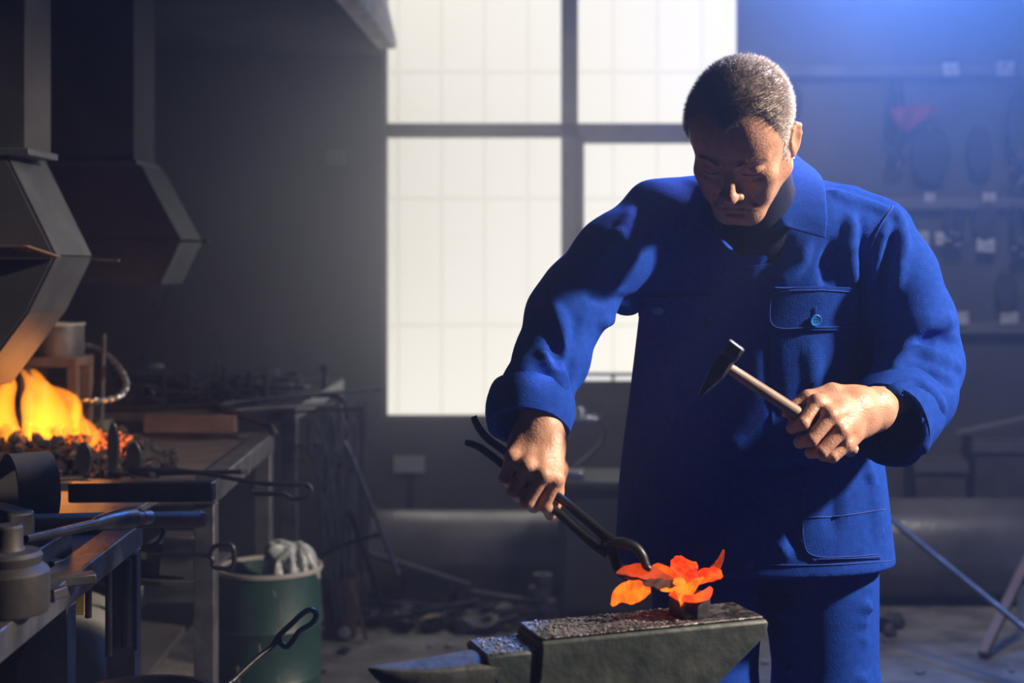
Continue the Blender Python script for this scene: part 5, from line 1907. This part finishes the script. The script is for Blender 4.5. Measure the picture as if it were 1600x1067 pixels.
jacket()
FOLDS = [
    # right sleeve, inside of the elbow and forearm
    ([(868, 482), (880, 530), (890, 572)], .012, 'u'), ([(848, 552), (868, 574), (884, 604)], .009, 'u'), ([(840, 590), (862, 600), (880, 630)], .008, 'u'),
    ([(900, 505), (897, 560), (890, 600)], .008, 's'), ([(855, 500), (868, 545), (876, 570)], .007, 's'), ([(838, 575), (862, 590), (878, 618)], .006, 's'),
    ([(985, 330), (960, 380), (925, 420)], .007, 'u'), ([(1000, 470), (960, 470), (920, 460)], .008, 's'), ([(1010, 490), (965, 500), (935, 505)], .007, 'u'),
    # left sleeve
    ([(1400, 330), (1408, 380), (1400, 450)], .011, 'u'), ([(1385, 345), (1372, 400), (1362, 470)], .009, 'u'), ([(1392, 372), (1385, 430), (1382, 480)], .007, 's'),
    ([(1414, 548), (1440, 512), (1488, 500)], .017, 'u'), ([(1422, 560), (1455, 534), (1497, 538)], .014, 's'), ([(1398, 574), (1440, 557), (1500, 572)], .016, 'u'), ([(1393, 594), (1440, 582), (1490, 604)], .012, 's'),
    ([(1392, 610), (1440, 604), (1475, 640)], .010, 'u'), ([(1400, 632), (1436, 640), (1452, 690)], .008, 's'), ([(1430, 640), (1445, 680), (1440, 712)], .007, 'u'),
    # chest
    ([(1346, 345), (1345, 420), (1344, 520), (1340, 580)], .007, 's'), ([(1330, 340), (1326, 400), (1334, 442)], .011, 'u'), ([(1300, 380), (1290, 415), (1292, 442)], .008, 's'),
    ([(1262, 385), (1240, 420), (1205, 446)], .010, 'u'), ([(1232, 376), (1205, 415), (1188, 450)], .008, 's'), ([(1300, 300), (1345, 318), (1390, 330)], .006, 'u'),
    ([(1355, 520), (1352, 570), (1340, 600)], .012, 's'), ([(1200, 530), (1205, 600), (1215, 650)], .007, 's'), ([(1265, 540), (1272, 600), (1275, 625)], .007, 'u'),
    ([(1090, 440), (1110, 470), (1125, 520)], .007, 'u'), ([(1060, 440), (1080, 490), (1085, 540)], .006, 's'),
    ([(1150, 700), (1200, 720), (1260, 700), (1330, 690)], .010, 'u'), ([(1150, 740), (1220, 735), (1330, 712)], .008, 's'), ([(1160, 790), (1200, 830), (1230, 870)], .008, 'u'), ([(1180, 780), (1225, 815), (1245, 850)], .007, 's'),
    ([(1350, 700), (1362, 760), (1378, 850)], .008, 'u'), ([(1300, 770), (1302, 800), (1298, 830)], .006, 's'), ([(1040, 560), (1060, 640), (1050, 740)], .009, 'u'), ([(1000, 620), (1010, 720), (1000, 820)], .008, 's'),
]
for pts, r, op in FOLDS:
    fold(pts, r, .014, op)
# hollow the openings: neck, cuffs, hem
JG.cone(neckB + Vector((0, .02, .03)), neckB + Vector((-.01, -.02, .14)), .066, .080, k=.006, op='s')
JG.cone(P(1162, 345, 2.43), P(1159, 412, 2.465), .048, .003, k=.004, op='s')
JG.cone(P(836, 635, 2.275), P(826, 690, 2.235), .049, .055, k=.003, op='s')
JG.cone(P(1404, 640, 2.46), P(1330, 718, 2.29), .066, .070, k=.003, op='s')
JG.stack(TORSO, k=.003, op='s', grow=-.016, zlo=.70, zhi=.80)
JV, JF = JG.mesh(2)
jack = np_mesh('jacket', JV, JF, M_CLOTH, man)
JB = BVHTree.FromPolygons([Vector(p) for p in JV], [tuple(int(i) for i in f) for f in JF])
EYE = Vector((0, 0, H))


def on_cloth(px, py, lift=0.0, tree=None, maxY=9):
    d = (P(px, py, 1.0) - EYE).normalized()
    h = (tree or JB).ray_cast(EYE, d)
    if h[0] is None or h[0].y > maxY:
        return None
    n = h[1] if h[1].dot(d) < 0 else -h[1]
    return h[0] + (n * .6 - d * .4).normalized() * lift


def patch(name, left, right, m, lift=.004, n=14, k=14, thick=.004, parent=None, tree=None):
    """cloth panel between two pixel lines, lying on the jacket"""
    Lp = smoothpath([Vector((x, y, 0)) for x, y in left], 1) if len(left) == n else [Vector((x, y, 0)) for x, y in left]
    Rp = [Vector((x, y, 0)) for x, y in right]

    def samp(pts, t):
        t = t * (len(pts) - 1)
        i = min(int(t), len(pts) - 2)
        return pts[i].lerp(pts[i + 1], t - i)
    rows_t, rows_b = [], []
    last = None
    for i in range(n + 1):
        a, b = samp(Lp, i / n), samp(Rp, i / n)
        rt, rb = [], []
        for j in range(k + 1):
            p = a.lerp(b, j / k)
            q = on_cloth(p.x, p.y, lift, tree)
            q2 = on_cloth(p.x, p.y, lift - thick, tree)
            if q is None:
                q, q2 = last if last else (Vector((0, 0, 0)), Vector((0, 0, 0)))
            last = (q, q2)
            rt.append(q)
            rb.append(q2)
        rows_t.append(rt)
        rows_b.append(rb)
    mb = MB()
    mb.loft([t + b[::-1] for t, b in zip(rows_t, rows_b)])
    return mb.build(name, m, parent or man, angle=60)


def seam(pts, r=.0011, lift=.001, name='seam', m=None, tree=None):
    q = smoothpath([Vector((x, y, 0)) for x, y in pts], 6)
    w_ = [on_cloth(p.x, p.y, lift, tree) for p in q]
    w_ = [p for p in w_ if p is not None]
    mb = MB()
    mb.tube(w_, r, 6)
    return mb.build(name, m or M_SEAM, man)


patch('placket', [(1159, 418), (1154, 520), (1147, 640), (1140, 760), (1129, 884)], [(1206, 410), (1199, 520), (1192, 640), (1186, 760), (1178, 886)], M_CLOTH, .0035, 40, 6, .004)
pk_ = patch('chest_pocket', [(1202, 505), (1204, 590), (1206, 662), (1232, 676)], [(1340, 507), (1342, 590), (1338, 650), (1316, 672)], M_CLOTH, .003, 16, 14, .004)
fp = patch('pocket_flap', [(1198, 447), (1200, 514)], [(1343, 448), (1341, 516)], M_CLOTH, .007, 8, 16, .004)
seam([(1199, 453), (1270, 452), (1342, 455)], .0009, .0078)
seam([(1206, 450), (1207, 507), (1270, 510), (1334, 509)], .0008, .0078)
hp_ = patch('hip_pocket', [(1250, 762), (1248, 842), (1272, 876)], [(1380, 758), (1386, 842), (1376, 872)], M_CLOTH, .0035, 16, 14, .004)
seam([(1254, 808), (1310, 806), (1382, 795)], .0011, .0042)
seam([(1256, 765), (1255, 840), (1276, 869), (1372, 866)], .0009, .0042)
seam([(1278, 873), (1330, 872), (1374, 869)], .0008, .0042)
seam([(1140, 878), (1200, 882), (1300, 882), (1392, 876)], .0009, .001)
seam([(1396, 322), (1372, 360), (1352, 420), (1346, 500)], .0013, .001)
patch('pocket_flap', [(1000, 462), (1004, 512)], [(1105, 462), (1100, 516)], M_CLOTH, .005, 8, 12, .004)


def button(px, py, label=None):
    c = on_cloth(px, py, .0085)
    c2 = on_cloth(px + 6, py, .0085)
    c3 = on_cloth(px, py + 6, .0085)
    n = (c2 - c).cross(c3 - c).normalized()
    if n.y > 0:
        n = -n
    m = MB()
    m.lathe(c, [(0, .0), (.0098, 0), (.0108, .0012), (.0108, .0022), (.0095, .003), (.0075, .0022), (0, .0022)], 24, axis=n)
    b = m.build('button', mat('blue_button', (.015, .20, .70), .25), man, angle=50)
    s = n.cross(Vector((0, 0, 1))).normalized()
    u = s.cross(n)
    mh = MB()
    for i in (-1, 1):
        for j in (-1, 1):
            mh.lathe(c + s * i * .0024 + u * j * .0024 + n * .0021, [(0, 0), (.0011, 0), (.0011, .0006), (0, .0006)], 8, axis=n)
    mh.build('thread_hole', mat('hole_dark', (.005, .01, .03), .8), b)
    if label:
        b['label'] = label


button(1272, 499, 'bright cyan button with four holes')
button(1029, 481)
bh = seam([(1273, 478), (1273, 486), (1272, 491)], .0009, .0085, name='buttonhole')


# ---- cuff of the right sleeve, turned back
def ring_band(name, c0, c1, r0, r1, t, m, n=40, wob=.0, parent=None, nseg=5):
    c0, c1 = Vector(c0), Vector(c1)
    d = (c1 - c0).normalized()
    s = d.cross(Vector((0, 1, 0))).normalized()
    u = s.cross(d)
    outs, ins_ = [], []
    for i in range(nseg + 1):
        f = i / nseg
        ro, ri = [], []
        for k in range(n):
            a = 2 * math.pi * k / n
            rad = r0 + (r1 - r0) * f + wob * math.sin(3 * a + 1) + wob * .6 * math.sin(7 * a + f * 2)
            bulge = t * .5 * math.sin(math.pi * f)
            ro.append(c0.lerp(c1, f) + (s * math.cos(a) + u * math.sin(a)) * (rad + bulge))
            ri.append(c0.lerp(c1, f) + (s * math.cos(a) + u * math.sin(a)) * (rad - t))
        outs.append(ro)
        ins_.append(ri)
    mb = MB()
    mb.loft(outs + ins_[::-1] + [outs[0]], cap=False)
    return mb.build(name, m, parent or man, angle=70)


ring_band('cuff', P(830, 616, 2.285), P(824, 668, 2.250), .0690, .0655, .010, M_CLOTH, wob=.0014)
ring_band('cuff', P(1412, 632, 2.475), P(1384, 664, 2.408), .0785, .0775, .005, M_CLOTH, wob=.0018)

# ---- collar
fold_ = [(1224, 354, 2.43), (1214, 322, 2.445), (1217, 290, 2.475), (1229, 261, 2.51), (1240, 243, 2.555), (1234, 241, 2.60), (1195, 246, 2.625)]
outer_ = [(1291, 374, 2.436), (1294, 342, 2.438), (1292, 308, 2.462), (1288, 284, 2.50), (1275, 267, 2.56), (1250, 260, 2.61), (1205, 266, 2.65)]
inner_ = [(1192, 372, 2.462), (1186, 335, 2.47), (1190, 305, 2.50), (1203, 285, 2.54), (1210, 275, 2.58), (1205, 275, 2.61), (1185, 280, 2.62)]
fold_l = [(1138, 388, 2.425), (1122, 366, 2.44), (1105, 335, 2.455), (1098, 302, 2.49), (1108, 275, 2.55), (1140, 255, 2.605), (1195, 246, 2.625)]
outer_l = [(1098, 392, 2.455), (1075, 368, 2.455), (1064, 338, 2.465), (1062, 308, 2.50), (1078, 288, 2.57), (1125, 275, 2.63), (1205, 268, 2.65)]
inner_l = [(1150, 395, 2.46), (1140, 372, 2.465), (1128, 340, 2.48), (1122, 310, 2.51), (1130, 288, 2.56), (1150, 278, 2.60), (1185, 280, 2.62)]


def collar(fo, ou, inn):
    rows = []
    A, B, C_ = (smoothpath([P(*p) for p in L_], 4) for L_ in (inn, fo, ou))
    for a, b, c in zip(A, B, C_):
        rows.append([a, a.lerp(b, .5), a.lerp(b, .85), b + (b - a) * .04, b.lerp(c, .18), b.lerp(c, .55), c])
    me_v, me_f = [], []
    for r in rows:
        me_v += r
    k = len(rows[0])
    for i in range(len(rows) - 1):
        for j in range(k - 1):
            me_f.append((i * k + j, i * k + j + 1, (i + 1) * k + j + 1, (i + 1) * k + j))
    o = np_mesh('collar', np.array(me_v), np.array(me_f), M_CLOTH, man)
    sd = o.modifiers.new('thick', 'SOLIDIFY')
    sd.thickness = .0045
    sd.offset = 0
    sb = o.modifiers.new('soft', 'SUBSURF')
    sb.levels = sb.render_levels = 2
    return o


collar(fold_, outer_, inner_)
collar(fold_l, outer_l, inner_l)

# ---- shirt seen in the open neck
g = Grid((.18, 2.40, 1.20), (.52, 2.72, 1.50), .006)
g.k = .02
g.stack([(z, x, y, rx - .014, ry - .014) for z, x, y, rx, ry in TORSO], k=0, zlo=1.22)
g.cone(neckB + Vector((0, .0, -.05)), neckB + (HO - neckB) * .36, .078, .071, k=.03)
v, f = g.mesh(1)
np_mesh('shirt', v, f, M_SHIRT, man)['label'] = 'dark navy shirt in the open collar'

# ---- trousers and boots
g = Grid((.08, 2.50, .04), (.66, 2.92, .93), .0062)
g.k = .03
g.cone(hipL + Vector((0, 0, .06)), kneeL, .118, .098)
g.cone(kneeL, ankL, .098, .088)
g.cone(hipR + Vector((0.01, 0, .06)), kneeR + Vector((.0, 0, 0)), .115, .096)
g.cone(kneeR, ankR, .096, .088)
g.cone(Vector((.29, 2.70, .86)), Vector((.45, 2.70, .86)), .115, .115)
for i in range(26):
    rr = random.Random(i + 90)
    s = i % 2
    z = rr.uniform(.30, .74)
    cx_ = (kneeL.x if s else kneeR.x) + rr.uniform(-.03, .03)
    p0 = Vector((cx_ - rr.uniform(.05, .09), 2.608 + .02 * rr.random(), z + rr.uniform(-.03, .03)))
    p1 = Vector((cx_ + rr.uniform(.05, .09), 2.608 + .02 * rr.random(), z + rr.uniform(-.03, .03)))
    g.cone(p0, p1, .006, .003, k=.016)
g.cone(ankL + Vector((0, 0, -.01)), ankL + Vector((0, 0, -.2)), .078, .09, k=.003, op='s')
g.cone(ankR + Vector((0, 0, -.01)), ankR + Vector((0, 0, -.2)), .078, .09, k=.003, op='s')
v, f = g.mesh(2)
np_mesh('trousers', v, f, M_CLOTH, man)
for a in (ankL, ankR):
    g = Grid((a.x - .08, a.y - .26, -.01), (a.x + .08, a.y + .12, .20), .006)
    g.cone(a + Vector((0, .01, .06)), a + Vector((0, .015, -.04)), .055, .05, k=.03)
    g.cone(a + Vector((0, .03, -.055)), a + Vector((0, -.16, -.06)), .042, .042, k=.04)
    g.ell(a + Vector((0, -.10, -.055)), (.05, .10, .04), k=.03)
    g.cone(a + Vector((-.2, 0, -.30)), a + Vector((.2, 0, -.30)), .2, .2, k=.002, op='s')
    v, f = g.mesh(1)
    v[:, 2] = np.maximum(v[:, 2], .004)
    np_mesh('boot', v, f, M_BOOT, man)
# ================================================================= light and camera
def lamp(name, kind, loc, aim, energy, color, **kw):
    l = bpy.data.lights.new(name, kind)
    l.energy = energy
    l.color = color
    for k, v in kw.items():
        setattr(l, k, v)
    o = bpy.data.objects.new(name, l)
    COL.objects.link(o)
    o.location = loc
    o.rotation_euler = (Vector(aim) - Vector(loc)).to_track_quat('-Z', 'Y').to_euler()
    return o


lamp('work_lamp', 'SPOT', (3.0, 2.06, 2.72), (.40, 2.62, 1.28), 1250, (1, .80, .62), spot_size=math.radians(38), spot_blend=.5, shadow_soft_size=.10)
lamp('blue_spot', 'SPOT', (1.05, 5.6, 3.3), (1.55, 3.5, 1.85), 1350, (.07, .25, 1.0), spot_size=math.radians(96), spot_blend=1.0, shadow_soft_size=.12)
lamp('back_lamp', 'SPOT', (1.65, 3.7, 3.2), (.38, 2.42, 1.67), 2200, (.80, .78, 1.0), spot_size=math.radians(11), spot_blend=.7, shadow_soft_size=.08)
lamp('back_wall_fill', 'SPOT', (1.3, 4.0, 3.3), (.6, 5.9, .5), 190, (1.0, .92, .84), spot_size=math.radians(88), spot_blend=.8, shadow_soft_size=.3)  # added fill without a fixture, brightens the back wall, tags and floor
lamp('fire_glow', 'POINT', FIRE + Vector((.02, .05, .10)), (0, 0, 0), 1.3, (1, .33, .06), shadow_soft_size=.08)

cam = bpy.data.cameras.new('camera')
co = bpy.data.objects.new('camera', cam)
COL.objects.link(co)
co.location = (0, 0, H)
co.rotation_euler = (math.radians(90), 0, 0)
cam.lens = 50
cam.sensor_width = 36
cam.shift_x = (800 - VX) / 1600
cam.shift_y = (VY - 533.5) / 1600
cam.clip_start = .05
cam.dof.use_dof = True
cam.dof.focus_distance = 2.42
cam.dof.aperture_fstop = 2.8
SC.camera = co
vs = SC.view_settings
vs.view_transform = 'Standard'
vs.look = 'None'
vs.gamma = 1
vs.use_curve_mapping = False
vs.exposure = 0
cy = SC.cycles
cy.use_denoising = True
cy.denoiser = 'OPENIMAGEDENOISE'
cy.denoising_input_passes = 'RGB_ALBEDO_NORMAL'
cy.max_bounces = 5
cy.diffuse_bounces = 2
cy.volume_bounces = 1
cy.transparent_max_bounces = 32
cy.sample_clamp_indirect = 3
cy.volume_step_rate = 1.0
cy.volume_max_steps = 32
cy.use_adaptive_sampling = True
cy.adaptive_threshold = .012
